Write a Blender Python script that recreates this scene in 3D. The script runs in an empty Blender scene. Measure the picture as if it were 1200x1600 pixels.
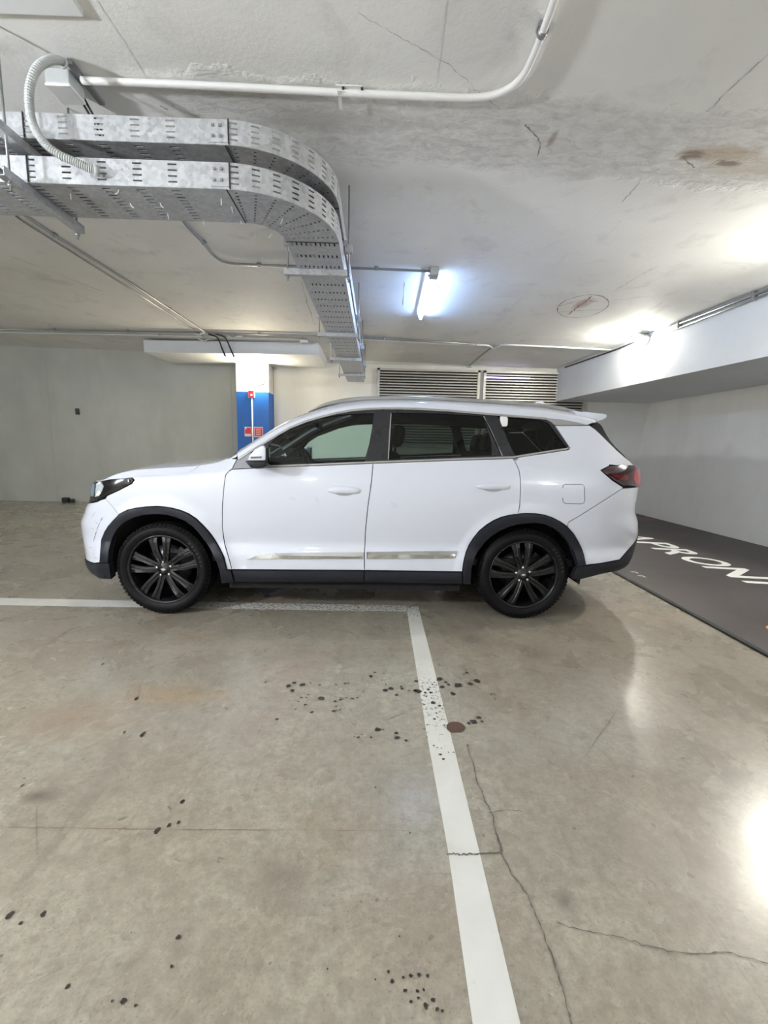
import bpy, bmesh, math, random
import numpy as np
from mathutils import Vector, Matrix
from mathutils.geometry import delaunay_2d_cdt
random.seed(7); np.random.seed(7)
PI = math.pi
sc = bpy.context.scene
COL = sc.collection

# ------------------------------------------------------------------ camera
F, H = 680.0, 1.25
def cam_rows(vp=(588, 699), roll=0.021):
    c = np.array([(vp[0]-600)/F, (vp[1]-800)/F, 1.0]); c /= np.linalg.norm(c)
    x = np.array([1.0, roll, 0.0]); x -= c*x.dot(c); x /= np.linalg.norm(x)
    up = np.cross(x, c)
    if up[1] > 0: up = -up
    return np.array([x, c, up])
R = cam_rows()
CP = np.array([0, 0, H])
def proj(P):
    q = (np.asarray(P, float)-CP) @ R
    return 600+F*q[..., 0]/q[..., 2], 800+F*q[..., 1]/q[..., 2]
def ray(px, py): return R @ np.array([(px-600)/F, (py-800)/F, 1.0])
def onz(px, py, z=0.0):
    d = ray(px, py); return CP+d*((z-H)/d[2])
def ony(px, py, y):
    d = ray(px, py); return CP+d*(y/d[1])
def onx(px, py, x):
    d = ray(px, py); return CP+d*(x/d[0])
CA, CB, CC = 2.94+.016*1.5+.015*9.1, -.016, -.015          # the slab overhead: z = CA + CB x + CC y
def cz(x, y): return CA+CB*x+CC*y
def onc(px, py, off=0.0):
    d = ray(px, py); return CP+d*((CA-off-H)/(d[2]-CB*d[0]-CC*d[1]))

cam = bpy.data.cameras.new('camera'); cam.sensor_fit = 'AUTO'; cam.sensor_width = 36
cam.lens = F*36/1600; cam.clip_start = .02; cam.clip_end = 100
co = bpy.data.objects.new('camera', cam); COL.objects.link(co)
r_, d_, f_ = R[:, 0], R[:, 1], R[:, 2]
co.matrix_world = Matrix(((r_[0], -d_[0], -f_[0], 0), (r_[1], -d_[1], -f_[1], 0), (r_[2], -d_[2], -f_[2], H), (0, 0, 0, 1)))
sc.camera = co

# ------------------------------------------------------------------ world, exposure
w = bpy.data.worlds.new('world'); sc.world = w; w.use_nodes = True
w.node_tree.nodes['Background'].inputs[0].default_value = (.9, .95, 1, 1)
w.node_tree.nodes['Background'].inputs[1].default_value = .05
sc.view_settings.view_transform = 'Standard'; sc.view_settings.look = 'None'
sc.view_settings.gamma = 1; sc.view_settings.use_curve_mapping = False
sc.view_settings.exposure = 1.0
LAMP_MAIN, LAMP_BEAM, LAMP_COL, LAMP_TUBE, LAMP_FILL = 690.0, 490.0, 240.0, 85.0, 32.0

# ------------------------------------------------------------------ materials
def lin(c):
    c = np.array(c, float)
    if c.max() > 1.001: c = c/255
    return tuple(np.where(c <= .04045, c/12.92, ((c+.055)/1.055)**2.4))
class NT:
    def __init__(s, name):
        s.m = bpy.data.materials.new(name); s.m.use_nodes = True
        s.t = s.m.node_tree; s.b = s.t.nodes['Principled BSDF']; s.out = s.t.nodes['Material Output']
    def n(s, typ, **kw):
        nd = s.t.nodes.new(typ)
        for k, v in kw.items():
            if k.startswith('i_'):
                key = k[2:]
                nd.inputs[int(key) if key.isdigit() else key.replace('_', ' ')].default_value = v
            else: setattr(nd, k, v)
        return nd
    def l(s, a, b): s.t.links.new(a, b)
    def pos(s): return s.n('ShaderNodeNewGeometry').outputs['Position']
    def obj(s): return s.n('ShaderNodeTexCoord').outputs['Object']
    def noise(s, vec, scale, detail=4, rough=.6, dist=0, stretch=None):
        if stretch:
            mp = s.n('ShaderNodeMapping'); mp.inputs['Scale'].default_value = stretch; s.l(vec, mp.inputs[0]); vec = mp.outputs[0]
        nd = s.n('ShaderNodeTexNoise'); s.l(vec, nd.inputs['Vector'])
        nd.inputs['Scale'].default_value = scale; nd.inputs['Detail'].default_value = detail
        nd.inputs['Roughness'].default_value = rough; nd.inputs['Distortion'].default_value = dist
        return nd.outputs['Fac']
    def ramp(s, fac, a, b, lo=0.0, hi=1.0):
        nd = s.n('ShaderNodeMapRange'); s.l(fac, nd.inputs[0])
        for i, v in enumerate((a, b, lo, hi)): nd.inputs[1+i].default_value = v
        return nd.outputs[0]
    def math(s, op, a, b=0.0):
        nd = s.n('ShaderNodeMath', operation=op)
        for i, v in enumerate((a, b)):
            if isinstance(v, (int, float)): nd.inputs[i].default_value = v
            else: s.l(v, nd.inputs[i])
        return nd.outputs[0]
    def mix(s, fac, a, b):
        nd = s.n('ShaderNodeMix', data_type='RGBA')
        for key, v in ((0, fac), (6, a), (7, b)):
            if isinstance(v, (int, float)): nd.inputs[key].default_value = v
            elif isinstance(v, tuple): nd.inputs[key].default_value = (*v[:3], 1)
            else: s.l(v, nd.inputs[key])
        return nd.outputs[2]
    def bump(s, h, strength=.2, dist=.01):
        nd = s.n('ShaderNodeBump'); nd.inputs['Strength'].default_value = strength; nd.inputs['Distance'].default_value = dist
        s.l(h, nd.inputs['Height']); s.l(nd.outputs[0], s.b.inputs['Normal'])
    def base(s, v):
        if isinstance(v, tuple): s.b.inputs['Base Color'].default_value = (*v, 1)
        else: s.l(v, s.b.inputs['Base Color'])
    def rough(s, v):
        if isinstance(v, (int, float)): s.b.inputs['Roughness'].default_value = v
        else: s.l(v, s.b.inputs['Roughness'])
MATS = {}
def mat(name, rgb, rough=.5, metal=0.0, coat=0.0, var=.06, scale=14, bump=0.0, spec=.5, emit=0.0, ecol=None):
    if name in MATS: return MATS[name]
    t = NT(name); c = lin(rgb)
    nz = t.noise(t.obj(), scale, 4)
    t.base(t.mix(nz, tuple(x*(1-var) for x in c), tuple(min(1, x*(1+var)) for x in c)))
    t.rough(t.ramp(nz, .3, .7, max(0, rough-.05), min(1, rough+.05)))
    t.b.inputs['Metallic'].default_value = metal; t.b.inputs['Coat Weight'].default_value = coat
    t.b.inputs['Coat Roughness'].default_value = .04; t.b.inputs['Specular IOR Level'].default_value = spec
    if bump: t.bump(nz, bump, .004)
    if emit:
        t.b.inputs['Emission Color'].default_value = (*lin(ecol or rgb), 1); t.b.inputs['Emission Strength'].default_value = emit
    MATS[name] = t.m; return t.m
def glass_mat(name, tint, gloss=.06):
    t = NT(name); tr = t.n('ShaderNodeBsdfTransparent'); gl = t.n('ShaderNodeBsdfGlossy')
    nz = t.noise(t.obj(), 3, 2); v = lin(tint)
    t.l(t.mix(nz, tuple(x*.97 for x in v), v), tr.inputs[0]); gl.inputs['Roughness'].default_value = .02
    lw = t.n('ShaderNodeFresnel'); lw.inputs['IOR'].default_value = 1.45
    mx = t.n('ShaderNodeMixShader'); t.l(lw.outputs[0], mx.inputs[0]); t.l(tr.outputs[0], mx.inputs[1]); t.l(gl.outputs[0], mx.inputs[2])
    t.l(mx.outputs[0], t.out.inputs[0]); return t.m

def concrete_color(t):
    p = t.pos()
    big = t.noise(p, .55, 5, .6, .4); mid = t.noise(p, 2.3, 6, .62, .5); fine = t.noise(p, 22, 6, .7); spk = t.noise(p, 120, 3, .6)
    strk = t.noise(p, 3.0, 5, .65, .3, (1.0, .35, 1))
    c = t.mix(t.ramp(big, .36, .64), lin((160, 149, 132)), lin((172, 170, 156)))
    c = t.mix(t.ramp(mid, .36, .74, 0, .75), c, lin((182, 177, 160)))
    c = t.mix(t.ramp(strk, .44, .74, 0, .5), c, lin((132, 122, 107)))
    c = t.mix(t.ramp(fine, .42, .72, 0, .5), c, lin((104, 99, 91)))
    c = t.mix(t.ramp(spk, .56, .74, 0, .5), c, lin((86, 77, 68)))
    rust = t.noise(p, .9, 4, .6, 1.0)
    c = t.mix(t.ramp(rust, .54, .74, 0, .42), c, lin((150, 108, 76)))
    sc_ = t.noise(p, 9, 3, .5, 1.5, (1, .08, 1))
    c = t.mix(t.ramp(sc_, .66, .72, 0, .22), c, lin((80, 74, 68)))
    return c, fine, mid
def p_(t): return t.pos()
def blob(t, X, Y, x, y, rx, ry, soft=.4, ns=7, amp=1.6):
    dx = t.math('DIVIDE', t.math('SUBTRACT', X, x), rx); dy = t.math('DIVIDE', t.math('SUBTRACT', Y, y), ry)
    d = t.math('SQRT', t.math('ADD', t.math('MULTIPLY', dx, dx), t.math('MULTIPLY', dy, dy)))
    d = t.math('ADD', d, t.math('MULTIPLY', t.math('SUBTRACT', t.noise(t.pos(), ns, 6, .7, 1), .5), amp))
    return t.ramp(d, soft, 1.0, 1, 0)
def floor_blobs(t, c):
    sx = t.n('ShaderNodeSeparateXYZ'); t.l(t.pos(), sx.inputs[0]); X, Y = sx.outputs[0], sx.outputs[1]
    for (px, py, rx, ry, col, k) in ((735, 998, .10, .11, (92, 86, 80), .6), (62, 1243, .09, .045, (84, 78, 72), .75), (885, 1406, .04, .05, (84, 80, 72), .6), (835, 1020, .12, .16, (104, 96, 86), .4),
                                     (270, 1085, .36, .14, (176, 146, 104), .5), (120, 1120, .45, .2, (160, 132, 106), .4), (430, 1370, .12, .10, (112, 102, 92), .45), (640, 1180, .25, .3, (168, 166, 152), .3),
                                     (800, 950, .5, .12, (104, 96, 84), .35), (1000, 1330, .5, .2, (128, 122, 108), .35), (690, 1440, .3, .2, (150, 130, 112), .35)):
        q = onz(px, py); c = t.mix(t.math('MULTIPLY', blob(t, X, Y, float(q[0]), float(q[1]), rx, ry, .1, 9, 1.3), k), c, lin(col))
    return c
def floor_mat():
    t = NT('polished_concrete'); c, fine, mid = concrete_color(t)
    sm = t.noise(p_(t), 5.5, 7, .72, .8); c = t.mix(t.ramp(sm, .44, .80, 0, .45), c, lin((116, 105, 91))); sp = t.noise(p_(t), 15, 2, .5, .3); c = t.mix(t.ramp(sp, .715, .74, 0, .55), c, lin((70, 64, 58)))
    c = floor_blobs(t, c); gr = t.noise(p_(t), 48, 5, .75); c = t.mix(t.ramp(gr, .36, .64, .0, .42), c, lin((122, 113, 99)))
    t.b.inputs['Coat Weight'].default_value = .35; t.b.inputs['Coat Roughness'].default_value = .22
    t.base(c); t.rough(t.ramp(mid, .3, .7, .20, .36)); t.b.inputs['Specular IOR Level'].default_value = .5
    t.bump(fine, .05, .004); return t.m
def line_mat():
    t = NT('worn_white_paint'); c, fine, mid = concrete_color(t); p = t.pos()
    sx = t.n('ShaderNodeSeparateXYZ'); t.l(p, sx.inputs[0]); X, Y = sx.outputs[0], sx.outputs[1]
    # wear: strong where the tyres cross (y 1.5-2.4 m and along the far line), light elsewhere
    near = t.ramp(t.math('ABSOLUTE', t.math('SUBTRACT', Y, 2.03)), .15, .55, .15, 0)
    far = t.math('MULTIPLY', t.ramp(Y, 2.75, 3.22, 0, .19), t.ramp(X, -2.2, -1.0, .35, 1))
    n1 = t.noise(p, 46, 4, .7); n2 = t.noise(p, 260, 2, .5)
    thr = t.math('SUBTRACT', .70, t.math('ADD', near, far))
    wear = t.ramp(t.math('SUBTRACT', t.math('ADD', t.math('MULTIPLY', n1, .78), t.math('MULTIPLY', n2, .22)), thr), 0, .03)
    crk = t.noise(p, 5, 5, .6, .6)
    pc = t.mix(t.ramp(mid, .35, .7), lin((216, 216, 210)), lin((198, 197, 190)))
    pc = t.mix(t.ramp(fine, .62, .8, 0, .35), pc, lin((150, 146, 138)))
    t.base(t.mix(wear, pc, t.mix(.6, c, lin((74, 70, 66))))); t.rough(.5); return t.m
def ceiling_mat():
    t = NT('painted_concrete_ceiling'); p = t.pos()
    sx = t.n('ShaderNodeSeparateXYZ'); t.l(p, sx.inputs[0]); X, Y = sx.outputs[0], sx.outputs[1]
    big = t.noise(p, .5, 4); mid = t.noise(p, 3, 5, .6, .6); fine = t.noise(p, 26, 6, .7)
    c = t.mix(t.ramp(big, .35, .65), lin((236, 236, 233)), lin((222, 222, 218)))
    c = t.mix(t.ramp(mid, .55, .75, 0, .35), c, lin((170, 169, 164)))
    # rough repaired strip of plaster crossing the slab
    mp = t.math('ADD', Y, t.math('MULTIPLY', X, -.02))
    e1 = t.math('ADD', mp, t.math('MULTIPLY', t.math('SUBTRACT', t.noise(p, 2.2, 5, .7), .5), .45))
    band = t.math('MULTIPLY', t.ramp(e1, 2.48, 2.56), t.ramp(e1, 3.12, 3.04))
    band = t.math('MULTIPLY', band, t.ramp(X, -1.35, -1.0))
    rgh = t.noise(p, 9, 8, .75, .8, (1, 2.2, 1))
    c = t.mix(t.math('MULTIPLY', band, t.ramp(rgh, .42, .7, .1, .75)), c, lin((172, 169, 165)))
    for (x, y, rx, ry, col, k) in ((2.05, 2.84, .30, .09, (168, 142, 108), .6), (2.35, 2.95, .5, .14, (190, 178, 156), .5), (1.86, 2.87, .10, .05, (112, 86, 62), .7), (2.14, 2.93, .10, .03, (120, 84, 66), .7),
                                   (.99, 2.80, .025, .10, (140, 118, 96), .6), (2.42, 5.42, .10, .22, (150, 84, 62), .5), (-.3, 2.75, .6, .12, (176, 174, 168), .6)):
        c = t.mix(t.math('MULTIPLY', blob(t, X, Y, x, y, rx, ry), k), c, lin(col))
    t.base(c); t.rough(.75)
    hgt = t.math('ADD', t.math('MULTIPLY', fine, .15), t.math('MULTIPLY', t.math('MULTIPLY', band, rgh), 1.6))
    t.bump(hgt, .55, .03); return t.m
def wall_mat(name, a, b, streak=.3):
    t = NT(name); p = t.pos(); big = t.noise(p, .6, 4); fine = t.noise(p, 24, 6, .7)
    st = t.noise(p, 1.6, 5, .6, .2, (1, 1, .25)); grid = t.noise(p, 8, 3, .5)
    c = t.mix(t.ramp(big, .35, .65), lin(a), lin(b))
    c = t.mix(t.ramp(st, .5, .75, 0, streak), c, tuple(x*.72 for x in lin(b)))
    c = t.mix(t.ramp(t.noise(p, 3.5, 7, .75, 1.2), .68, .78, 0, .35), c, lin((110, 106, 98)))
    t.base(c); t.rough(.7); t.bump(fine, .12, .01); return t.m
def galv_mat():
    t = NT('galvanised_steel'); p = t.obj(); vo = t.n('ShaderNodeTexVoronoi'); t.l(p, vo.inputs['Vector']); vo.inputs['Scale'].default_value = 55
    nz = t.noise(p, 12, 5, .6, .5); sx = t.n('ShaderNodeSeparateColor'); t.l(vo.outputs['Color'], sx.inputs[0])
    f = t.math('ADD', t.math('MULTIPLY', sx.outputs[0], .45), t.math('MULTIPLY', nz, .55))
    t.base(t.mix(t.ramp(f, .2, .8), lin((166, 169, 173)), lin((200, 202, 205)))); t.rough(t.ramp(f, .2, .8, .32, .55))
    t.b.inputs['Metallic'].default_value = .55; return t.m
M_FLOOR, M_LINE, M_CEIL = floor_mat(), line_mat(), ceiling_mat()
M_WALLB = wall_mat('painted_wall_grey', (204, 206, 200), (188, 190, 183)); M_WALL = wall_mat('painted_wall_white', (234, 233, 227), (222, 220, 212))
M_BEAM = wall_mat('painted_beam', (222, 225, 226), (212, 215, 215), .1)
M_GALV = galv_mat()
M_WHITE = mat('white_conduit_paint', (222, 222, 220), .45); M_STEEL = mat('steel_conduit', (150, 152, 154), .4, .7)
M_GREYBOX = mat('grey_plastic', (182, 186, 186), .5); M_DARKM = mat('dark_metal', (60, 62, 64), .5, .4)
M_BLUE = mat('blue_wall_paint', (18, 92, 178), .45, var=.08, scale=3); M_RED = mat('red_plastic', (200, 24, 34), .4); M_SIGNW = mat('white_print', (236, 214, 214), .5)
M_SLAT = mat('louvre_aluminium', (196, 192, 182), .38, .35); M_VOID = mat('dark_void', (22, 22, 22), .9)
M_PAINT = mat('white_car_paint', (212, 216, 227), .32, 0, 1.0, .01, 2)
M_BLACKP = mat('black_plastic_cladding', (28, 30, 38), .5, 0, 0, .06, 30, .05, .35); M_BLACKG = mat('gloss_black', (16, 17, 20), .18, 0, .6)
M_PILLAR = mat('black_pillar_film', (30, 31, 36), .3, 0, .3); M_TYRE = mat('tyre_rubber', (7, 7, 9), .6, var=.3, scale=30, bump=.1, spec=.22)
M_RIM = mat('black_alloy', (13, 13, 17), .3, .1, .3, .01, 4); M_CHROME = mat('chrome', (226, 228, 230), .08, 1.0, var=.01); M_SILVER = mat('satin_silver_trim', (168, 167, 164), .36, .45)
M_DISC = mat('brake_steel', (66, 66, 68), .35, .9); M_INT = mat('dark_cabin_trim', (24, 25, 28), .7); M_INT2 = mat('grey_cabin_trim', (92, 98, 102), .7)
M_GLASSF = glass_mat('clear_car_glass', (214, 232, 226)); M_GLASSR = glass_mat('privacy_car_glass', (140, 152, 146))
M_TAIL = mat('red_lamp_lens', (170, 10, 30), .12, 0, 1.0, .1, 8); M_TAILD = mat('dark_red_lamp_lens', (44, 8, 14), .12, 0, 1.0, .1, 8)
M_HLENS = mat('bluish_lamp_reflector', (176, 206, 240), .15, .7, .5, .25, 60); M_CABLE = mat('black_cable', (38, 38, 40), .6)
M_MAT = None
def floor_mat_vinyl():
    t = NT('dark_vinyl_floor'); p = t.pos(); big = t.noise(p, .8, 4, .6, .4); st = t.noise(p, 5, 6, .7, .6, (1, .5, 1)); fine = t.noise(p, 60, 4)
    c = t.mix(t.ramp(big, .35, .65), lin((64, 58, 56)), lin((78, 72, 70)))
    c = t.mix(t.ramp(st, .60, .75, 0, .30), c, lin((108, 102, 99))); t.base(c); t.rough(t.ramp(big, .3, .7, .42, .6)); t.bump(fine, .06, .003); return t.m
M_MAT = floor_mat_vinyl()
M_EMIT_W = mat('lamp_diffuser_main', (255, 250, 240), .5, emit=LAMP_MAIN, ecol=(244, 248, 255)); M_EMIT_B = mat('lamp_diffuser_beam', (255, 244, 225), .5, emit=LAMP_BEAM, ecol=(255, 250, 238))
M_EMIT_L = mat('fill_diffuser_left', (255, 250, 240), .5, emit=LAMP_FILL*4.0, ecol=(246, 250, 255)); M_EMIT_S = mat('fill_diffuser_side', (255, 250, 240), .5, emit=LAMP_FILL*3.4, ecol=(246, 250, 255)); M_EMIT_R = mat('fill_diffuser_rear', (255, 250, 240), .5, emit=LAMP_FILL, ecol=(246, 250, 255)); M_EMIT_C = mat('lamp_diffuser_column', (255, 240, 214), .5, emit=LAMP_COL, ecol=(255, 240, 210)); M_EMIT_V = mat('faint_violet_glow', (220, 214, 255), .4, emit=3.0, ecol=(206, 200, 255)); M_EMIT_T = mat('led_tube_glow', (236, 242, 255), .4, emit=LAMP_TUBE, ecol=(160, 196, 255))  # left, side and rear emitters belong to the added fill lamps

# ------------------------------------------------------------------ mesh helpers
def link(name, mesh, m=None, parent=None, smooth=False):
    o = bpy.data.objects.new(name, mesh); COL.objects.link(o)
    if m: mesh.materials.append(m)
    if smooth:
        mesh.polygons.foreach_set('use_smooth', [True]*len(mesh.polygons))
    if parent: o.parent = parent; o.matrix_parent_inverse = Matrix.Translation(-Vector(parent.location)) if parent.type == 'EMPTY' and parent.parent is None else Matrix()
    return o
def from_bm(name, bm, m=None, parent=None, smooth=False):
    me = bpy.data.meshes.new(name); bm.normal_update(); bm.to_mesh(me); bm.free(); return link(name, me, m, parent, smooth)
def from_data(name, vs, fs, m=None, parent=None, smooth=False):
    me = bpy.data.meshes.new(name); me.from_pydata([tuple(map(float, v)) for v in vs], [], fs); me.update(); return link(name, me, m, parent, smooth)
def tag(o, label, cat, group=None):
    o['label'] = label; o['category'] = cat
    if group: o['group'] = group
    return o
def struct(o): o['kind'] = 'structure'; return o
def stuff(o): o['kind'] = 'stuff'; return o
def empty(name, loc, label, cat, group=None):
    o = bpy.data.objects.new(name, None); COL.objects.link(o); o.location = tuple(map(float, loc)); return tag(o, label, cat, group)
def bm_box(bm, c, s, rot=None, bev=0.0):
    r = bmesh.ops.create_cube(bm, size=1); vs = r['verts']
    mtx = Matrix.Translation(Vector(c)) @ (rot.to_4x4() if rot else Matrix()) @ Matrix.Diagonal((*s, 1))
    bmesh.ops.transform(bm, matrix=mtx, verts=vs)
    if bev:
        es = list({e for v in vs for e in v.link_edges}); bmesh.ops.bevel(bm, geom=es, offset=bev, segments=2, affect='EDGES', profile=.5)
def box(name, c, s, m, parent=None, rot=None, bev=0.0):
    bm = bmesh.new(); bm_box(bm, c, s, rot, bev); return from_bm(name, bm, m, parent, False)
def bm_tube(bm, pts, r, n=8, cap=True):
    pts = [Vector(p) for p in pts]; rings = []; up = None
    for i, p in enumerate(pts):
        a = pts[max(0, i-1)]; b = pts[min(len(pts)-1, i+1)]; d = (b-a).normalized()
        if up is None: up = Vector((0, 0, 1)) if abs(d.z) < .9 else Vector((1, 0, 0))
        x = d.cross(up).normalized(); up2 = x.cross(d).normalized(); up = up2
        rr = r[i] if hasattr(r, '__len__') else r
        rings.append([bm.verts.new(p+rr*(math.cos(2*PI*k/n)*x+math.sin(2*PI*k/n)*up2)) for k in range(n)])
    for a, b in zip(rings, rings[1:]):
        for k in range(n): bm.faces.new((a[k], a[(k+1) % n], b[(k+1) % n], b[k]))
    if cap: bm.faces.new(rings[0]); bm.faces.new(rings[-1][::-1])
def tube(name, pts, r, m, parent=None, n=10):
    bm = bmesh.new(); bm_tube(bm, pts, r, n); bmesh.ops.recalc_face_normals(bm, faces=bm.faces); return from_bm(name, bm, m, parent, True)
def bez(pts, k=8):                                             # round polyline corners: Catmull-Rom
    P = [np.array(p, float) for p in pts]; P = [2*P[0]-P[1]]+P+[2*P[-1]-P[-2]]; out = []
    for i in range(1, len(P)-2):
        for j in range(k):
            t = j/k; a, b, c, d = P[i-1:i+3]
            out.append(.5*((2*b)+(-a+c)*t+(2*a-5*b+4*c-d)*t*t+(-a+3*b-3*c+d)*t**3))
    out.append(P[-2]); return out
def lathe(name, prof, axis_o, m, parent=None, n=48, ydir=-1, smooth=True):        # prof: (radius, v) about an axis along Y
    vs, fs = [], []
    for r, v in prof:
        for k in range(n): a = 2*PI*k/n; vs.append((axis_o[0]+r*math.cos(a), axis_o[1]+v, axis_o[2]+r*math.sin(a)))
    for i in range(len(prof)-1):
        for k in range(n): fs.append((i*n+k, i*n+(k+1) % n, (i+1)*n+(k+1) % n, (i+1)*n+k))
    bm = bmesh.new(); me = bpy.data.meshes.new(name); me.from_pydata(vs, [], fs); bm.from_mesh(me); bpy.data.meshes.remove(me)
    bmesh.ops.recalc_face_normals(bm, faces=bm.faces); return from_bm(name, bm, m, parent, smooth)
def quad_prism(name, poly, h, m, parent=None):                  # poly of 3-D points, extruded by vector h
    n = len(poly); vs = list(map(tuple, poly))+[tuple(np.array(p)+np.array(h)) for p in poly]
    fs = [tuple(range(n))[::-1], tuple(range(n, 2*n))]+[(i, (i+1) % n, n+(i+1) % n, n+i) for i in range(n)]
    bm = bmesh.new(); me = bpy.data.meshes.new(name); me.from_pydata([tuple(map(float, v)) for v in vs], [], fs); bm.from_mesh(me); bpy.data.meshes.remove(me)
    bmesh.ops.recalc_face_normals(bm, faces=bm.faces); return from_bm(name, bm, m, parent)


# ------------------------------------------------------------------ the setting
XL, XR_T, XR_B, YB, YF = -9.0, 5.60, 5.40, 9.1, -1.6
ZB = 2.26                                                        # underside of the right-hand beam
bm = bmesh.new(); bm_box(bm, ((XL+6)/2, (YB+YF)/2, -.1), (6-XL+.4, YB-YF+.4, .2)); floor = struct(from_bm('floor', bm, M_FLOOR))
c4 = [(XL-.2, YF-.2), (6, YF-.2), (6, YB+.2), (XL-.2, YB+.2)]
ceiling = struct(quad_prism('ceiling', [(x, y, cz(x, y)) for x, y in c4], (0, 0, .25), M_CEIL))
struct(quad_prism('wall_back', [(XL-.2, YB, 0), (6, YB, 0), (6, YB, cz(6, YB)), (XL-.2, YB, cz(XL-.2, YB))], (0, .2, 0), M_WALLB))
struct(quad_prism('wall_left', [(XL, YF, 0), (XL, YB, 0), (XL, YB, cz(XL, YB)), (XL, YF, cz(XL, YF))], (-.2, 0, 0), M_WALLB))
struct(quad_prism('wall_front', [(XL, YF, 0), (6, YF, 0), (6, YF, cz(6, YF)), (XL, YF, cz(XL, YF))], (0, -.2, 0), M_WALL))
struct(quad_prism('wall_right', [(XR_B, YF, 0), (XR_B, YB, 0), (XR_T+.06, YB, 3.0), (XR_T+.06, YF, 3.0)], (.3, 0, 0), M_WALL))
def bx(y): return 3.64+(9.1-y)*.081                              # beam face
beam = struct(quad_prism('trim_1', [(bx(YB), YB, ZB), (bx(YF), YF, ZB), (XR_T+.1, YF, ZB), (XR_T+.1, YB, ZB)], (0, 0, .01), M_BEAM))
me = beam.data; 
for v in me.vertices:
    if v.co.z > ZB+.005: v.co.z = cz(v.co.x, v.co.y)-.002
# dropped soffit slab over the column, and the downstand by the top left corner
struct(quad_prism('trim_2', [(-4.06, 7.95, 2.80), (-1.02, 7.80, 2.80), (-1.02, YB-.001, 2.80), (-4.06, YB-.001, 2.80)], (0, 0, .20), M_BEAM))
p1, p2 = onc(120, 28), onc(-60, 25)
struct(quad_prism('trim_3', [(p1[0]+.05, 2.20, 3.067), (p1[0]+.05, 1.3, 3.067), (-6, 1.3, 3.067), (-6, 2.22, 3.067)], (0, 0, .09), M_BEAM))
# thin lighter panel over the back wall right of the column
struct(box('trim_4', ((-2.09+XR_T)/2, YB-.004, 1.45), (XR_T+2.09, .008, 2.9), M_WALL))
for i, xx in enumerate((-1.72, -6.6, -2.95)): struct(box('trim_%d' % (5+i), (xx, YB-.003 if i else YB-.008, 1.45), (.007, .006, 2.9), M_WALL if i == 0 else M_WALLB))

# blue column with lamp, call point and signs
col = empty('column', (-2.41, 8.9, 0), 'square column painted blue below and white above, against the back wall', 'column')
box('column_shaft', (-2.41, 8.9, 2.53), (.62, .40, .54), M_WALL, col)
box('blue_painted_shaft', (-2.41, 8.9, 1.13), (.622, .402, 2.26), M_BLUE, col)
box('white_edge_band', (-2.41, 8.9, 2.268), (.626, .406, .016), M_WHITE, col)
def bulkhead(c, nrm, r, m, label, emat, group=None, squash=1.0, cage=True):
    c = np.array(c, float); nrm = np.array(nrm, float)/np.linalg.norm(nrm)
    e = empty('bulkhead_lamp', c, label, 'lamp', group); z = np.array([0, 0, 1.0]); x = np.cross(z, nrm); x /= np.linalg.norm(x)
    def ring_loft(name, prof, mm):
        vs, fs, n = [], [], 24
        for (rr, h) in prof:
            for k in range(n): a = 2*PI*k/n; vs.append(c+nrm*h+x*rr*math.cos(a)+z*rr*squash*math.sin(a))
        for i in range(len(prof)-1):
            for k in range(n): fs.append((i*n+k, i*n+(k+1) % n, (i+1)*n+(k+1) % n, (i+1)*n+k))
        fs.append(tuple(range((len(prof)-1)*n, len(prof)*n))); return from_data(name, vs, fs, mm, e, True)
    if squash < 1:
        vs, fs = [], []; n = 14
        for k in range(n+1):
            a = .25+(PI-.5)*k/n
            for (rr, h) in ((r*1.12, .0), (r*1.16, .15), (r*1.20, .15), (r*1.17, .0)): vs.append(c+nrm*h+x*rr*math.cos(a)+z*rr*squash*math.sin(a))
        for k in range(n):
            for m_ in range(4): fs.append((k*4+m_, k*4+(m_+1) % 4, k*4+4+(m_+1) % 4, k*4+4+m_))
        from_data('lamp_visor', vs, fs, M_GREYBOX, e, True)
    ring_loft('lamp_base', [(r*1.08, 0), (r*1.1, .02), (r*1.02, .03), (r*.9, .032)], M_GREYBOX)
    ring_loft('diffuser', [(r*.92, .034), (r*.9, .06), (r*.7, .085), (r*.35, .1), (r*.05, .104)], emat)
    return e
lc = ony(405, 593, 8.70)
bulkhead(lc, (0, -1, 0), .105, None, 'glowing round bulkhead lamp on the white top of the blue column', M_EMIT_C)
lb = onx(1011, 532, bx(6.2)); lb[0] = bx(lb[1])
bulkhead((lb[0]-.002, lb[1], lb[2]), (-1, -.08, 0), .10, None, 'glowing bulkhead lamp on the white beam face under the ceiling conduit', M_EMIT_B, squash=.7)
bulkhead((bx(3.62)-.002, 3.62, 2.62), (-1, -.08, 0), .10, None, 'bulkhead lamp on the beam beyond the right edge of the view', M_EMIT_B, squash=.7)
box_c = empty('column', (-4.35, .2, 0), 'white square column outside the left of the view carrying a lamp', 'column')
box('column_shaft', (-4.35, .2, cz(-4.35, .2)/2), (.6, .6, cz(-4.35, .2)-.004), M_WALL, box_c)
bulkhead((-4.048, .2, 2.1), (1, .0, 0), .12, None, 'bulkhead lamp on the column outside the left of the view', M_EMIT_W)
for k, (x, y, nx, ny, zz) in enumerate(((-5.0, -1.598, 0, 1, 2.8), (-1.2, -1.598, 0, 1, 2.8), (3.2, -1.598, 0, 1, 2.8), (-8.998, 5.2, 1, 0, 2.5))):  # fill lamps added out of view to even out the room light
    bulkhead((x, y, zz), (nx, ny, 0), .12, None, ['added unseen fill lamp at left on the wall behind the viewer', 'added unseen fill lamp in the middle of the wall behind the viewer', 'added unseen fill lamp at right on the wall behind the viewer', 'added unseen fill lamp on the far left wall outside the view'][k], (M_EMIT_R, M_EMIT_R, M_EMIT_S, M_EMIT_L)[k])
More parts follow.
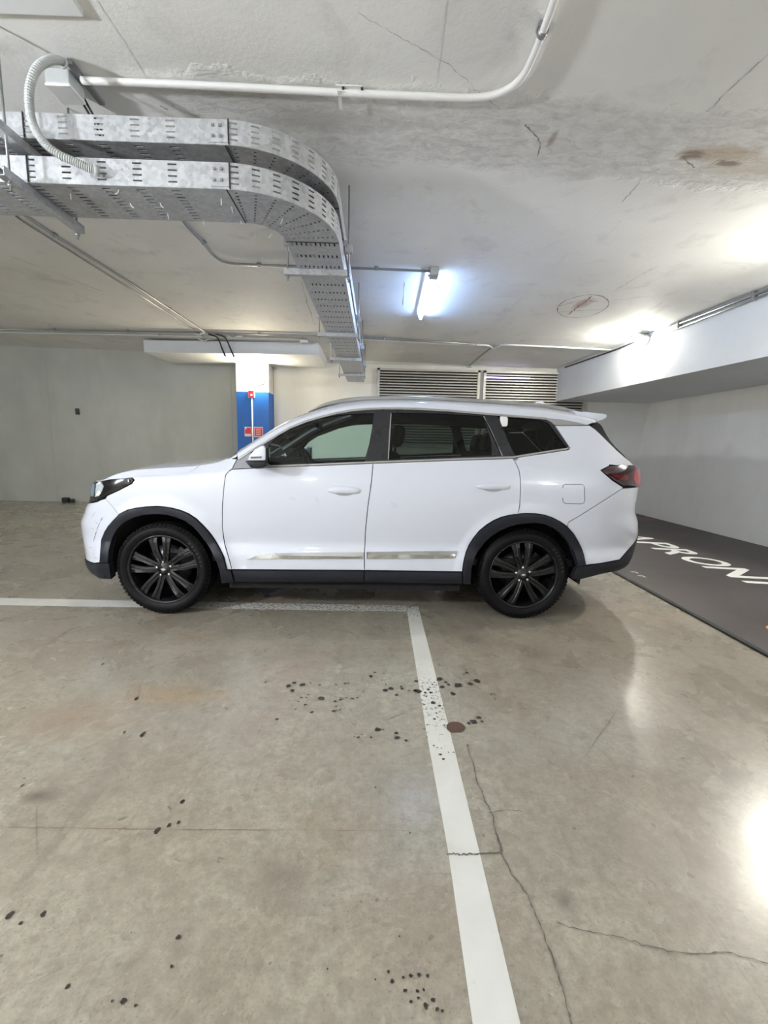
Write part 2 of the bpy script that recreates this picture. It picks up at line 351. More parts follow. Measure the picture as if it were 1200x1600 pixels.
cpt = empty('call_point', ony(392.5, 616, 8.699), 'small red fire call point at top of the blue column', 'alarm')
cc = ony(392.5, 615.5, 8.68); box('call_point_body', cc, (.10, .04, .12), M_RED, cpt, bev=.006); box('cover_plate', (cc[0]+.01, 8.656, cc[2]-.02), (.035, .01, .035), M_SIGNW, cpt)
box('back_plate', (cc[0], 8.696, cc[2]), (.13, .006, .14), M_SIGNW, cpt)
a = ony(393.5, 622, 8.68); b = ony(396, 700, 8.68)
tag(tube('wall_conduit', [(a[0], 8.685, a[2]), (a[0], 8.685, .05)], .012, M_WHITE), 'thin white conduit running down the blue column from the call point', 'conduit')
def sign(x0, y0, x1, y1, label, kind):
    p, q = ony(x0, y0, 8.69), ony(x1, y1, 8.69); cx, cz_ = (p[0]+q[0])/2, (p[2]+q[2])/2; wd, ht = q[0]-p[0], p[2]-q[2]
    e = empty('red_sign', (cx, 8.695, cz_-ht/2), label, 'sign'); box('sign_plate', (cx, 8.693, cz_), (wd, .008, ht), M_SIGNW, e); box('red_field', (cx, 8.688, cz_+(.02 if kind else 0)), (wd*.88, .004, ht*(.66 if kind else .86)), M_RED, e)
    if kind: box('pictogram', (cx-wd*.3, 8.685, cz_+ht*.36), (wd*.2, .004, ht*.2), M_SIGNW, e)
    else:
        for k in range(4): box('text_line', (cx, 8.685, cz_+ht*(.28-.18*k)), (wd*.6, .003, ht*.05), M_SIGNW, e)
sign(382, 667, 393, 682, 'red sign left of the thin conduit on the blue column', 1)
sign(397, 667, 411, 683, 'red sign with lines of text right of the thin conduit on the blue column', 0)
wp = ony(121, 643, 9.09); tag(box('wall_switch', wp, (.07, .04, .12), M_DARKM, bev=.006), 'small dark switch box on the grey back wall', 'switch')
# louvres
def louvre(x0, x1, z0, z1, label, pitch=.054):
    e = empty('louvre_vent', ((x0+x1)/2, 9.05, z0), label, 'vent', 'louvre vents in the back wall')
    box('vent_void', ((x0+x1)/2, 9.085, (z0+z1)/2), (x1-x0, .012, z1-z0), M_VOID, e)
    for (cx, czz, sx, sz) in ((x0, (z0+z1)/2, .05, z1-z0+.05), (x1, (z0+z1)/2, .05, z1-z0+.05), ((x0+x1)/2, z0, x1-x0+.05, .04), ((x0+x1)/2, z1, x1-x0+.05, .04)):
        box('vent_frame', (cx, 9.05, czz), (sx, .07, sz), M_SLAT, e)
    me = None; n = int((z1-z0-.04)/pitch)
    for k in range(n):
        z = z1-.05-pitch*k
        if me is None:
            bm = bmesh.new(); bm_box(bm, (0, 0, 0), (x1-x0-.05, .044, .005), Matrix.Rotation(math.radians(35), 3, 'X')); bm_box(bm, (0, -.019, -.012), (x1-x0-.05, .005, .018)); o = from_bm('slat', bm, M_SLAT, e); me = o.data
        else:
            o = bpy.data.objects.new('slat', me); COL.objects.link(o); o.parent = e; o.matrix_parent_inverse = Matrix.Translation(-e.location)
        o.location = ((x0+x1)/2, 9.05, z)
louvre(.02, 2.04, 1.30, 2.80, 'left slatted metal louvre vent high in the back wall above the car roof')
louvre(2.16, 4.22, 1.30, 2.80, 'right slatted metal louvre vent in the back wall beside the white beam')

# ------------------------------------------------------------------ ceiling services
def clip_ring(p, d, r, parent, m=M_STEEL):
    d = Vector(d).normalized(); p = Vector(p); tube('pipe_clip', [p-d*.012, p+d*.012], r*1.35, m, parent, 10)
    box('clip_base', (p.x, p.y, p.z+r*1.1), (.03+r, .03+r, .012), m, parent)
def ceil_run(name, label, px, r, m, round_k=0, clips=(), off=None, cat='conduit'):
    off = r+.012 if off is None else off
    pts = [onc(x, y, off) for x, y in px]
    P = bez(pts, round_k) if round_k else pts
    e = empty(name, pts[0], label, cat); tube('pipe', P, r, m, e)
    for (x, y) in clips:
        q = onc(x, y, off); j = min(range(len(P)), key=lambda i: np.linalg.norm(np.array(P[i])-q)); a, b = P[max(0, j-1)], P[min(len(P)-1, j+1)]
        clip_ring(q, np.array(b)-np.array(a), r, e)
    return e
ceil_run('ceiling_conduit', 'thick white conduit running from grey junction box across the ceiling and bending towards the viewer',
         [(128, 126), (330, 134), (530, 144.5), (700, 152), (745, 152), (775, 147), (800, 135), (818, 117), (832, 90), (850, 45), (868, -5), (885, -60)], .017, M_WHITE, 6, ((848, 50),))
q = onc(531, 142, .012); e = empty('pipe_bracket', q, 'small slotted white bracket holding the thick white ceiling conduit', 'bracket')
box('bracket_strap', (q[0], q[1]+.015, q[2]-.03), (.018, .12, .004), M_WHITE, e); box('bracket_bar', (q[0]+.05, q[1]-.035, q[2]-.006), (.13, .022, .006), M_WHITE, e)
for dx in (.02, .115): box('bolt_hole', (q[0]+dx, q[1]-.035, q[2]-.012), (.012, .012, .008), M_CABLE, e)
# junction box and flexible hose
a, b = onc(78, 112, .03), onc(124, 145, .03); jc = (a+b)/2
jb = empty('junction_box', (jc[0], jc[1], cz(jc[0], jc[1])), 'grey junction box on the ceiling where the ribbed hose begins', 'box')
box('box_body', (jc[0], jc[1], jc[2]-.012), (.12, .12, .07), M_GREYBOX, jb, bev=.006); box('box_lid', (jc[0], jc[1], jc[2]-.052), (.125, .125, .014), M_WHITE, jb, bev=.004)
box('mount_plate', (jc[0]+.09, jc[1]+.03, cz(jc[0], jc[1])-.01), (.03, .26, .02), M_STEEL, jb)
for k in range(2): tube('lead_wire', [jc+np.array([.03+.02*k, .06, -.02]), jc+np.array([.06+.02*k, .16, -.12]), jc+np.array([.08+.03*k, .22, -.24])], .006, M_CABLE, jb)
tray_y = 2.38
hp = [onc(100, 100, .03)]
for (x, y, yy) in ((92, 94, 2.42), (75, 95, 2.36), (57, 108, 2.32), (47, 135, 2.30), (46, 165, 2.29), (52, 195, 2.29), (68, 222, 2.29), (90, 240, 2.30), (115, 252, 2.32), (138, 262, 2.34), (155, 268, 2.365)): hp.append(ony(x, y, yy-.012))
HP = bez(hp, 14)
bm = bmesh.new(); bm_tube(bm, HP, [.0155+(.004 if i % 2 else 0) for i in range(len(HP))], 12); bmesh.ops.recalc_face_normals(bm, faces=bm.faces)
hz = empty('flexible_hose', hp[0], 'grey ribbed flexible hose looping from the junction box down to the lower cable tray', 'hose'); from_bm('ribbed_tube', bm, M_GREYBOX, hz, False)
tube('end_collar', [HP[-9], HP[-1]], .023, M_GREYBOX, hz); tube('top_collar', [HP[0], HP[5]], .024, M_GREYBOX, hz)

# perforated cable trays
def perforated(name, fmap, L0, L1, W, cols, rows, hl, hw, parent, m=M_GALV, nseg=0):
    lc = [L0, L1]; wc = [0, W]
    for c in cols: lc += [c-hl/2, c+hl/2]
    for r in rows: wc += [r-hw/2, r+hw/2]
    if nseg: lc += list(np.linspace(L0, L1, nseg+1))
    lc = sorted(set(round(x, 5) for x in lc if L0-1e-6 <= x <= L1+1e-6)); wc = sorted(set(round(x, 5) for x in wc)); vs = [fmap(l, w_) for l in lc for w_ in wc]; fs = []; n = len(wc)
    for i in range(len(lc)-1):
        lm = (lc[i]+lc[i+1])/2; inc = any(abs(lm-c) < hl/2 for c in cols)
        for j in range(n-1):
            wm = (wc[j]+wc[j+1])/2
            if inc and any(abs(wm-r) < hw/2 for r in rows): continue
            fs.append((i*n+j, i*n+j+1, (i+1)*n+j+1, (i+1)*n+j))
    o = from_data(name, vs, fs, m, parent); s = o.modifiers.new('thickness', 'SOLIDIFY'); s.thickness = .003; s.offset = 0; return o
XO, YN, WT = -.255, 2.38, .326; RO = .52; RI = RO-WT; XC, YC = XO-RO, YN+RO
def tray(zb, hf, label):
    e = empty('cable_tray', (XC, YN, zb), label, 'cable tray', 'two stacked cable trays'); X0 = -8.9; Y1 = 8.75
    cols1 = [-.855-.1715*k for k in range(1, 46)][::-1]; rowsb = [.03+.0295*k for k in range(10)]; rf = [.024, .054, .084, .112][:4]; rf = [hf*x for x in (.2, .42, .64, .86)]
    perforated('tray_floor', lambda l, w_: (l, YN+w_, zb), X0, XC, WT, cols1, rowsb, .042, .010, e)
    perforated('side_flange', lambda l, w_: (l, YN, zb+w_), X0, XC, hf, cols1, rf, .044, .008, e); perforated('side_flange', lambda l, w_: (l, YN+WT, zb+w_), X0, XC, hf, cols1, rf, .044, .008, e)
    ang = [i*PI/16+PI/32 for i in range(8)]
    def arc(l, r): return (XC+r*math.sin(l), YC-r*math.cos(l))
    perforated('bend_floor', lambda l, w_: (*arc(l, RO-w_), zb), 0, PI/2, WT, ang, rowsb, .03, .011, e, nseg=24)
    perforated('bend_flange', lambda l, w_: (*arc(l, RO), zb+w_), 0, PI/2, hf, ang, rf, .075, .008, e, nseg=24); perforated('bend_flange', lambda l, w_: (*arc(l, RI), zb+w_), 0, PI/2, hf, ang[::2], rf, .1, .008, e, nseg=24)
    cols2 = [YC+.05+.1715*k for k in range(35)]; cols2 = [c for c in cols2 if c < Y1-.05]
    perforated('tray_floor', lambda l, w_: (XO-w_, l, zb), YC, Y1, WT, cols2, rowsb, .042, .010, e)
    perforated('side_flange', lambda l, w_: (XO, l, zb+w_), YC, Y1, hf, cols2, rf, .044, .008, e); perforated('side_flange', lambda l, w_: (XO-WT, l, zb+w_), YC, Y1, hf, cols2, rf, .044, .008, e)
    for (x, s) in ((XC-.02, .09), (-1.755, .05)):                        # coupling plates
        box('joint_plate', (x, YN-.004, zb+hf/2), (s, .004, hf*.86), M_GALV, e); box('joint_seam', (x+s/2+.004, YN-.005, zb+hf/2), (.005, .005, hf), M_CABLE, e)
    for (x, z) in ((XC-.045, .3), (XC-.01, .3), (XC-.045, .72), (XC-.01, .72)): box('coupling_bolt', (x, YN-.009, zb+hf*z), (.012, .01, .012), M_STEEL, e)
    box('joint_seam', (XC+.01, YN+WT/2, zb-.003), (.005, WT, .003), M_CABLE, e); box('joint_seam', (XO-WT/2, YC+.02, zb-.003), (WT, .005, .003), M_CABLE, e)
    return e
tray(2.50, .118, 'lower perforated galvanised cable tray of the stacked pair curving away from the viewer')
tray(2.697, .11, 'upper perforated galvanised cable tray of the stacked pair nearest the ceiling')
def channel(name, c, length, axis, parent, s=.042):                   # open strut channel with rolled lips
    prof = [(-s/2, s/2), (-s/2, -s/2), (s/2, -s/2), (s/2, s/2), (s*.25, s/2), (s*.25, s/2-.004), (s/2-.004, s/2-.004), (s/2-.004, -s/2+.004), (-s/2+.004, -s/2+.004), (-s/2+.004, s/2-.004), (-s*.25, s/2-.004), (-s*.25, s/2)]
    vs = []
    for t in (-length/2, length/2):
        for (a, z) in prof: vs.append((c[0]+a, c[1]+t, c[2]+z) if axis == 'y' else (c[0]+t, c[1]+a, c[2]+z))
    n = len(prof); fs = [(i, (i+1) % n, n+(i+1) % n, n+i) for i in range(n)]
    bm = bmesh.new(); m_ = bpy.data.meshes.new('x'); m_.from_pydata(vs, [], fs); bm.from_mesh(m_); bpy.data.meshes.remove(m_)
    # end faces (concave profile as three strips)
    bm.verts.ensure_lookup_table()
    for o in (0, n):
        V = [bm.verts[o+i] for i in range(n)]
        for q in ((0, 1, 8, 9), (1, 2, 7, 8), (2, 3, 6, 7), (3, 4, 5, 6), (0, 9, 10, 11)): bm.faces.new([V[i] for i in q])
    bmesh.ops.recalc_face_normals(bm, faces=bm.faces); return from_bm(name, bm, M_GALV, parent)
def rod(p, z0, parent, x=None, y=None):
    x, y = p; tube('threaded_rod', [(x, y, z0), (x, y, cz(x, y))], .006, M_STEEL, parent, 8); tube('rod_nut', [(x, y, z0+.018), (x, y, z0+.032)], .013, M_STEEL, parent, 6)
hg = empty('tray_hanger', (-1.75, 2.26, 2.44), 'strut hanger with two channels and threaded rods under the left end of the trays', 'hanger', 'tray hangers')
channel('strut_channel', (-1.755, 2.52, 2.475), .56, 'y', hg); channel('strut_channel', (-1.755, 2.52, 2.668), .56, 'y', hg)
rod((-1.745, 2.285), 2.41, hg); rod((-1.755, 2.765), 2.41, hg)
for xx in (-4.2, -6.7):
    h = empty('tray_hanger', (xx, 2.54, 2.44), 'strut hanger under the trays outside the left of the view, %s' % ('nearer one' if xx > -5 else 'farther one'), 'hanger', 'tray hangers')
    channel('strut_channel', (xx, 2.54, 2.475), .5, 'y', h); channel('strut_channel', (xx, 2.54, 2.668), .5, 'y', h); rod((xx, 2.32), 2.41, h); rod((xx, 2.765), 2.41, h)
for i, (y, zs) in enumerate(((3.345, (2.48,)), (5.085, (2.48,)), (6.43, (2.48,)), (7.78, (2.48,)))):
    h = empty('tray_hanger', (-.45, y, 2.44), ['strut hanger crossing under the trays just past the bend', 'second strut hanger past the bend of the trays', 'third strut hanger past the bend of the trays', 'strut hanger nearest the back wall under the trays'][i], 'hanger', 'tray hangers')
    for z in zs: channel('strut_channel', (-.455, y, z-.003), .45, 'x', h, .04)
    channel('strut_channel', (-.455, y, 2.672), .45, 'x', h, .04)
    rod((-.655, y), 2.42, h); rod((-.222, y), 2.42, h)
    box('rod_clamp', (-.222, y, 2.64), (.05, .05, .05), M_GALV, h)
# conduits
ceil_run('ceiling_conduit', 'grey conduit passing over the cable tray and ending at the lit tube lamp', [(255, 300), (290, 350), (318, 380), (335, 400), (355, 410), (400, 414), (560, 419), (676, 424)], .012, M_STEEL, 5, ((318, 380), (405, 414.5), (588, 420)))
ceil_run('ceiling_conduit', 'twin of the left diagonal conduits running deeper towards the blue column, upper one', [(20, 322), (40, 338), (85, 368), (200, 440), (325, 522)], .011, M_STEEL, 0, ((85, 368), (265, 483)))
ceil_run('ceiling_conduit', 'lower of the two left diagonal conduits running towards the blue column', [(15, 330), (36, 346), (82, 375), (195, 446), (318, 526)], .008, M_STEEL, 0, ())
ceil_run('ceiling_conduit', 'long straight conduit crossing the ceiling from left edge to beam, front one of the pair', [(-185, 511.3), (-30, 514), (300, 519), (500, 524.5), (640, 531), (745, 538)], .013, M_STEEL, 0, ((85, 515.5), (200, 517.5), (405, 522), (600, 529)))
ceil_run('ceiling_conduit', 'white conduit with an offset kink joining the beam at right', [(560, 529.5), (680, 536), (745, 539), (764, 540), (772, 544), (782, 541), (800, 539), (965, 547)], .014, M_WHITE, 3, ((880, 543),))
ceil_run('ceiling_conduit', 'thin rear conduit of the left pair beneath the soffit slab front', [(-185, 516), (-30, 519), (240, 524), (480, 531)], .009, M_WHITE, 0, ((250, 524.5),))
ceil_run('ceiling_conduit', 'short diagonal conduit from the kinked white pipe to the louvre wall', [(768, 543), (750, 557), (733, 572)], .011, M_STEEL, 0, ())
q = onc(733, 573, .03); tag(box('ceiling_sensor', q, (.09, .09, .06), M_GREYBOX, bev=.01), 'small grey box on the ceiling above the gap between the louvres', 'sensor')
q = onc(475, 533, .03); tag(box('ceiling_box', (q[0], q[1], q[2]-.01), (.13, .12, .05), M_WHITE, bev=.006), 'small white box on the ceiling pipe left of the cable tray', 'box')
q = onc(966, 548, .03); tag(box('pipe_end_clamp', q, (.06, .08, .07), M_DARKM, bev=.006), 'dark clamp where the white pipe meets the beam', 'clamp')
# cables dropping to the soffit and along it to the column lamp
for k, pl in enumerate(([(326, 522), (340, 528), (347, 545), (352, 556)], [(336, 521), (352, 528), (360, 545), (366, 558)])):
    pts = [onc(*pl[0], .03), onc(*pl[1], .05), ony(*pl[2], 7.86), ony(*pl[3], 7.80)]
    e = empty('soffit_cable', pts[0], ['left of the two dark cables looping from the ceiling pipes down to the soffit', 'right of the two dark cables looping from the ceiling pipes down to the soffit'][k], 'cable'); tube('cable_sheath', bez(pts, 6), .012, M_CABLE, e)
pts = [onz(352, 556, 2.79), onz(366, 565, 2.785), onz(378, 567, 2.785), ony(391, 573, 8.62), ony(392.5, 580, 8.675)]
tag(tube('lamp_cable', bez(pts, 6), .012, M_WHITE), 'white cable running under the soffit to the column lamp', 'cable')
for k, (x, y) in enumerate(((311, 519), (320, 529), (366, 524.5))):
    q = onc(x, y, .02); tag(tube('cable_strip', bez([q+np.array([-.12, 0, 0]), q+np.array([-.03, .05, -.03]), q+np.array([.06, -.04, -.02]), q+np.array([.12, .03, 0])], 6), .012, M_WHITE), ['loose white cable end on the ceiling left of the two dark cables', 'loose white cable end just below the ceiling pipe crossing', 'loose white cable end right of the ceiling pipe crossing'][k], 'cable')
# beam conduits
def beam_pt(px, py, off=.02):
    d = ray(px, py); t = (3.64+9.1*.081-off)/(d[0]+.081*d[1]); return CP+d*t
e = empty('beam_conduit', beam_pt(1200, 456), 'pair of grey conduits along the top of the white beam at right', 'conduit')
tube('pipe', [beam_pt(1290, 417, .03), beam_pt(1200, 452, .03), beam_pt(1032, 517, .03)], .016, M_STEEL, e); tube('pipe', [beam_pt(1290, 426, .025), beam_pt(1200, 459, .025), beam_pt(1040, 520, .025)], .012, M_STEEL, e)
for p in ((1179, 462), (1062, 507)): q = beam_pt(*p, .03); box('pipe_clip', q, (.06, .02, .09), M_STEEL, e)
e = empty('beam_conduit', beam_pt(965, 546), 'thin dark conduit along the far top edge of the white beam', 'conduit'); tube('pipe', [beam_pt(1000, 531, .015), beam_pt(966, 545, .015), beam_pt(883, 574, .015)], .011, M_DARKM, e)
# lit LED tube
a, b = onc(674, 434, .06), onc(657.5, 497, .06); a[0], b[0] = a[0], b[0]
tl = empty('tube_lamp', ((a[0]+b[0])/2, (a[1]+b[1])/2, cz(*((a+b)/2)[:2])), 'lit bluish LED tube lamp on the ceiling right of the cable tray', 'lamp')
tube('led_tube', [a, b], .016, M_EMIT_T, tl, 12)
d = (b-a); d /= np.linalg.norm(d); off = np.array([-.028, 0, .022]); 
bm = bmesh.new(); bm_tube(bm, [a+off, b+off], .013, 6); from_bm('tube_batten', bm, M_WHITE, tl)
for p in (a-d*.015, b+d*.015): tube('end_cap', [p-d*.015, p+d*.015], .02, M_WHITE, tl, 10)
q = onc(678, 427, .04); box('lamp_box', (q[0], q[1], q[2]), (.085, .15, .075), M_GREYBOX, tl, bev=.006)
tube('loose_wire', bez([onc(679, 434, .08), onc(682, 444, .1), onc(688, 450, .1), onc(685, 441, .06)], 5), .005, M_GREYBOX, tl)
# ceiling joints, cracks, survey mark
def ribbon(name, pts, wd, m, parent, up=(0, 0, 1)):
    pts = [np.array(p, float) for p in pts]; vs, fs = [], []; up = np.array(up, float)
    for i, p in enumerate(pts):
        d = pts[min(len(pts)-1, i+1)]-pts[max(0, i-1)]; s = np.cross(d, up); s /= np.linalg.norm(s)+1e-9; ww = wd*random.uniform(.2, .95); vs += [p-s*ww/2, p+s*ww/2]
    for i in range(len(pts)-1): fs.append((2*i, 2*i+1, 2*i+3, 2*i+2))
    return vs, fs
def jag(px, n, amp, fn):
    P = []; 
    for (x0, y0), (x1, y1) in zip(px, px[1:]):
        for k in range(n): t = k/n; P.append(fn(x0+(x1-x0)*t+random.gauss(0, amp*.6), y0+(y1-y0)*t+random.gauss(0, amp*.6)))
    P.append(fn(*px[-1])); return P
def multi(name, runs, m, parent):
    V, Fc = [], []
    for pts, wd in runs:
        vs, fs = ribbon(name, pts, wd, m, parent); o = len(V); V += vs; Fc += [tuple(i+o for i in f) for f in fs]
    return stuff(from_data(name, V, Fc, m, parent))
oc = lambda x, y: onc(x, y, .0015)
M_RIDGE = mat('paint_ridge', (222, 222, 220), .6); M_CRACK = mat('crack_dark', (140, 136, 130), .8); M_MARK = mat('brown_spray_mark', (150, 104, 90), .8); M_CRACKF = mat('floor_crack', (96, 90, 82), .8)
multi('joint_ridge', [(jag([(681, 138), (690, 70), (700, -20)], 14, .6, oc), .010), (jag([(888, 397), (820, 460), (760, 520)], 10, .5, oc), .018), (jag([(150, 0), (200, 75), (255, 165)], 12, .8, oc), .008)], M_RIDGE, ceiling)
multi('ceiling_crack', [(jag([(960, 455), (1000, 430), (1030, 415)], 10, 1, oc), .008), (jag([(935, 525), (1000, 492), (1040, 470)], 10, .5, oc), .006), (jag([(1105, 175), (1150, 130), (1200, 85)], 10, 1.2, oc), .006),
                        (jag([(972, 315), (1000, 285)], 8, 1.5, oc), .008), (jag([(820, 195), (838, 212), (845, 225), (840, 245)], 8, 1.2, oc), .012), (jag([(1065, 245), (1085, 262)], 8, 1.5, oc), .014), (jag([(1105, 262), (1120, 250), (1148, 255)], 8, 1.5, oc), .008),
                        (jag([(632, 440), (629, 478)], 8, .6, oc), .010), (jag([(15, 400), (160, 455)], 10, .6, oc), .008), (jag([(250, 165), (262, 172)], 4, .5, oc), .01), (jag([(560, 20), (700, 100), (780, 170)], 20, 2, oc), .003), (jag([(470, 440), (490, 505)], 8, .8, oc), .008)], M_CRACK, ceiling)
cc0 = [(911+40*math.cos(t), 478.5+17*math.sin(t)-6*math.cos(t)*.9) for t in np.linspace(0, 2*PI, 40)]
multi('survey_mark', [([oc(x+random.uniform(-.5, .5), y) for x, y in cc0], .014), (jag([(872, 478), (905, 470), (935, 470)], 8, .7, oc), .018), (jag([(888, 492), (905, 478), (925, 463)], 8, 1, oc), .022), (jag([(872, 488), (940, 483)], 8, .6, oc), .014)], M_MARK, ceiling)

# ------------------------------------------------------------------ floor markings
def fline(name, poly, label):
    o = quad_prism(name, [(p[0], p[1], .0005) for p in poly], (0, 0, .0006), M_LINE); return tag(o, label, 'floor marking', None)
P = [onz(*p) for p in ((635, 949), (653.5, 947.5), (813, 1600), (738.5, 1600))]
ext = lambda a, b: a+(a-b)*1.2
mid_l, mid_r = onz(701, 1335), onz(750, 1335)
l0 = P[0]; r0 = P[1]
fline('parking_line', [l0, r0, onz(702.5, 1140), mid_r, P[2], ext(P[2], mid_r), ext(P[3], mid_l), P[3], mid_l, onz(665.5, 1140)], 'white painted bay line running towards the viewer')
A0, A1 = onz(0, 934.5), onz(0, 945.5); B0, B1 = onz(635, 946.5), onz(635, 955.5)
ex = lambda a, b, s: a+(a-b)*s
fline('parking_line', [ex(A1, B1, 1.2), B1, B0, ex(A0, B0, 1.2)], 'long worn white bay line running sideways under the car wheels')
def blobs(name, lst, m, parent, z=.002, irr=.3):
    V, Fc = [], []
    for (px, py, rx, ry) in lst:
        c = onz(px, py, z); q1 = onz(px+rx, py, z); q2 = onz(px, py+ry, z); a, b = np.linalg.norm(q1-c), np.linalg.norm(q2-c); o = len(V); n = 11
        for k in range(n):
            t = 2*PI*k/n; s = 1+random.uniform(-irr, irr); V.append((c[0]+a*s*math.cos(t), c[1]+b*s*math.sin(t), z))
        Fc.append(tuple(range(o, o+n)))
    return stuff(from_data(name, V, Fc, m, parent))
M_OIL = mat('dark_oil', (52, 46, 42), .42, var=.2, scale=60); M_OILB = mat('brown_oil', (88, 66, 54), .4, var=.15, scale=40); M_SOFT = mat('grey_floor_stain', (122, 113, 103), .5, var=.1, scale=40)
L = []
def s3(x, y): return 400+x*.31667, 930+y*.31667
for (x, y, r) in ((160, 447, 14), (188, 432, 9), (180, 470, 12), (230, 440, 15), (270, 432, 5), (315, 442, 7), (165, 520, 4), (222, 505, 7), (248, 505, 6), (258, 490, 5), (208, 524, 6), (243, 540, 8), (275, 577, 9), (325, 508, 18), (195, 562, 5), (390, 522, 7), (418, 515, 9), (475, 510, 9), (445, 505, 5), (385, 570, 10), (415, 563, 6), (395, 548, 5), (500, 505, 6), (395, 440, 5), (440, 435, 7), (455, 433, 5),
                  (567, 400, 10), (585, 380, 7), (630, 385, 5), (525, 412, 5), (640, 468, 14), (665, 460, 13), (693, 492, 9), (715, 450, 6), (720, 460, 8), (755, 470, 5), (600, 663, 18), (628, 663, 5), (692, 680, 11), (697, 702, 15), (740, 716, 9), (505, 700, 8), (522, 687, 5), (568, 700, 7), (485, 697, 4), (103, 611, 9), (48, 428, 6), (45, 507, 4), (30, 650, 4), (640, 440, 5), (620, 420, 4), (790, 423, 9), (800, 472, 18), (785, 470, 10),
                  (905, 412, 15), (935, 428, 9), (950, 440, 8), (1000, 445, 20), (1058, 437, 13), (1090, 422, 16), (972, 485, 13), (920, 452, 12), (1040, 382, 8), (1025, 390, 5), (1035, 365, 4), (1160, 490, 6), (1180, 512, 6), (1175, 485, 5), (1100, 605, 13), (1075, 625, 18), (1050, 632, 10), (1115, 622, 7), (1045, 740, 6), (905, 342, 4),
                  (850, 465, 8), (870, 440, 6), (845, 432, 5), (880, 430, 5), (862, 480, 9), (875, 530, 14), (840, 500, 6), (905, 545, 8), (830, 540, 5), (880, 610, 8), (845, 640, 5), (920, 560, 6), (878, 742, 6), (910, 785, 9), (925, 808, 8), (895, 752, 4), (950, 775, 5), (915, 755, 4), (975, 775, 5), (830, 660, 5), (845, 700, 5), (930, 640, 5), (862, 560, 4), (890, 580, 5), (835, 480, 7), (858, 455, 4)):
    px, py = s3(x, y); L.append((px, py, r*.30, r*.17))
def s1(x, y): return x*.58333, 900+y*.58333
for (x, y, r) in ((488, 604, 8), (420, 682, 11), (452, 668, 7), (478, 660, 6), (25, 908, 12), (115, 905, 9), (55, 930, 6), (478, 967, 9), (460, 1045, 7), (180, 1100, 9), (877, 1052, 4), (1070, 965, 4), (1006, 566, 4), (365, 328, 6), (333, 418, 5), (382, 424, 10), (352, 955, 3), (300, 1138, 5), (330, 1138, 12), (362, 1150, 6), (1098, 688, 4), (1040, 1060, 6), (1080, 1075, 6), (1100, 1070, 9), (1122, 1068, 8), (1145, 1070, 7), (1050, 1085, 8), (1085, 1110, 8), (1118, 1112, 7), (1135, 1108, 6), (1160, 1135, 9), (1100, 1140, 7), (1140, 1150, 12), (1120, 1130, 6), (1170, 1160, 8), (1185, 1165, 6), (1005, 1080, 4), (275, 235, 4), (60, 560, 4)):
    px, py = s1(x, y); L.append((px, py, r*.38, r*.42))
blobs('oil_spot', L, M_OIL, floor)
blobs('brown_oil_spot', [(712.5, 1136, 14, 9.5)], M_OILB, floor, .0022, .2)
of = lambda x, y: onz(x, y, .0024)
multi('floor_crack', [(jag([(730, 1165), (745, 1220), (770, 1275), (782, 1330), (800, 1365), (825, 1400), (845, 1450), (865, 1500), (880, 1550), (893, 1600), (905, 1680)], 7, 1.6, of), .005), (jag([(870, 1442), (920, 1455), (960, 1462), (1010, 1478), (1080, 1490), (1140, 1488), (1200, 1505)], 8, 1.8, of), .0035), (jag([(698, 1335), (720, 1335), (745, 1334), (780, 1332)], 8, 1.5, of), .007),
                      (jag([(915, 1180), (970, 1102)], 10, .5, of), .003), (jag([(765, 1270), (790, 1265), (815, 1268)], 6, 1.2, of), .003), (jag([(590, 1130), (680, 1095)], 8, .5, of), .003), (jag([(775, 1300), (785, 1330)], 5, 2, of), .006)], M_CRACKF, floor)
M_SCR = mat('thin_scratch', (130, 100, 86), .5)
multi('floor_scratch', [(jag([(0, 1292), (300, 1296), (640, 1298)], 10, .3, of), .0022), (jag([(215, 1090), (219, 1065)], 6, .3, of), .004), (jag([(57, 1340), (56, 1250)], 5, .3, of), .0016)], M_SCR, floor)
# dark vinyl hire-bay floor with lettering
bay = empty('vinyl_floor_mat', (4.0, 3.0, 0), 'dark brown vinyl floor mat with white lettering along the right wall', 'mat')
ed = [(2.50, -1.55), (2.50, 2.54), (2.535, 4.335), (2.62, YB-.1)]
quad_prism('mat_sheet', [(x, y, .0005) for x, y in ed]+[(XR_B-.003, YB-.1, .0005), (XR_B-.003, -1.55, .0005)], (0, 0, .009), M_MAT, bay)
quad_prism('black_edge_strip', [(x-.028, y, .0005) for x, y in ed]+[(x+.01, y, .0005) for x, y in ed[::-1]], (0, 0, .013), M_BLACKG, bay)
def glyph(ch, y0, y1, x0, x1, slant, parent, m, z=.0098):
    cu = bpy.data.curves.new('t', 'FONT'); cu.body = ch; cu.offset = .018; cu.resolution_u = 6; ob = bpy.data.objects.new('t', cu); COL.objects.link(ob)
    dg = bpy.context.evaluated_depsgraph_get(); dg.update(); me = bpy.data.meshes.new_from_object(ob.evaluated_get(dg)); bpy.data.objects.remove(ob); bpy.data.curves.remove(cu)
    V = np.array([v.co[:] for v in me.vertices]); lo, hi = V.min(0), V.max(0); n = (V-lo)/(np.maximum(hi-lo, 1e-6))
    vs = [(x0+(x1-x0)*b, y0+(y1-y0)*a-slant*b, z) for a, b, _ in n]; fs = [tuple(p.vertices) for p in me.polygons]; bpy.data.meshes.remove(me)
    bm = bmesh.new(); mm = bpy.data.meshes.new('g'); mm.from_pydata(vs, [], fs); bm.from_mesh(mm); bpy.data.meshes.remove(mm); bmesh.ops.recalc_face_normals(bm, faces=bm.faces)
    if bm.faces and sum(f.normal.z for f in bm.faces) < 0: bmesh.ops.reverse_faces(bm, faces=bm.faces)
    return from_bm('letter', bm, m, parent)
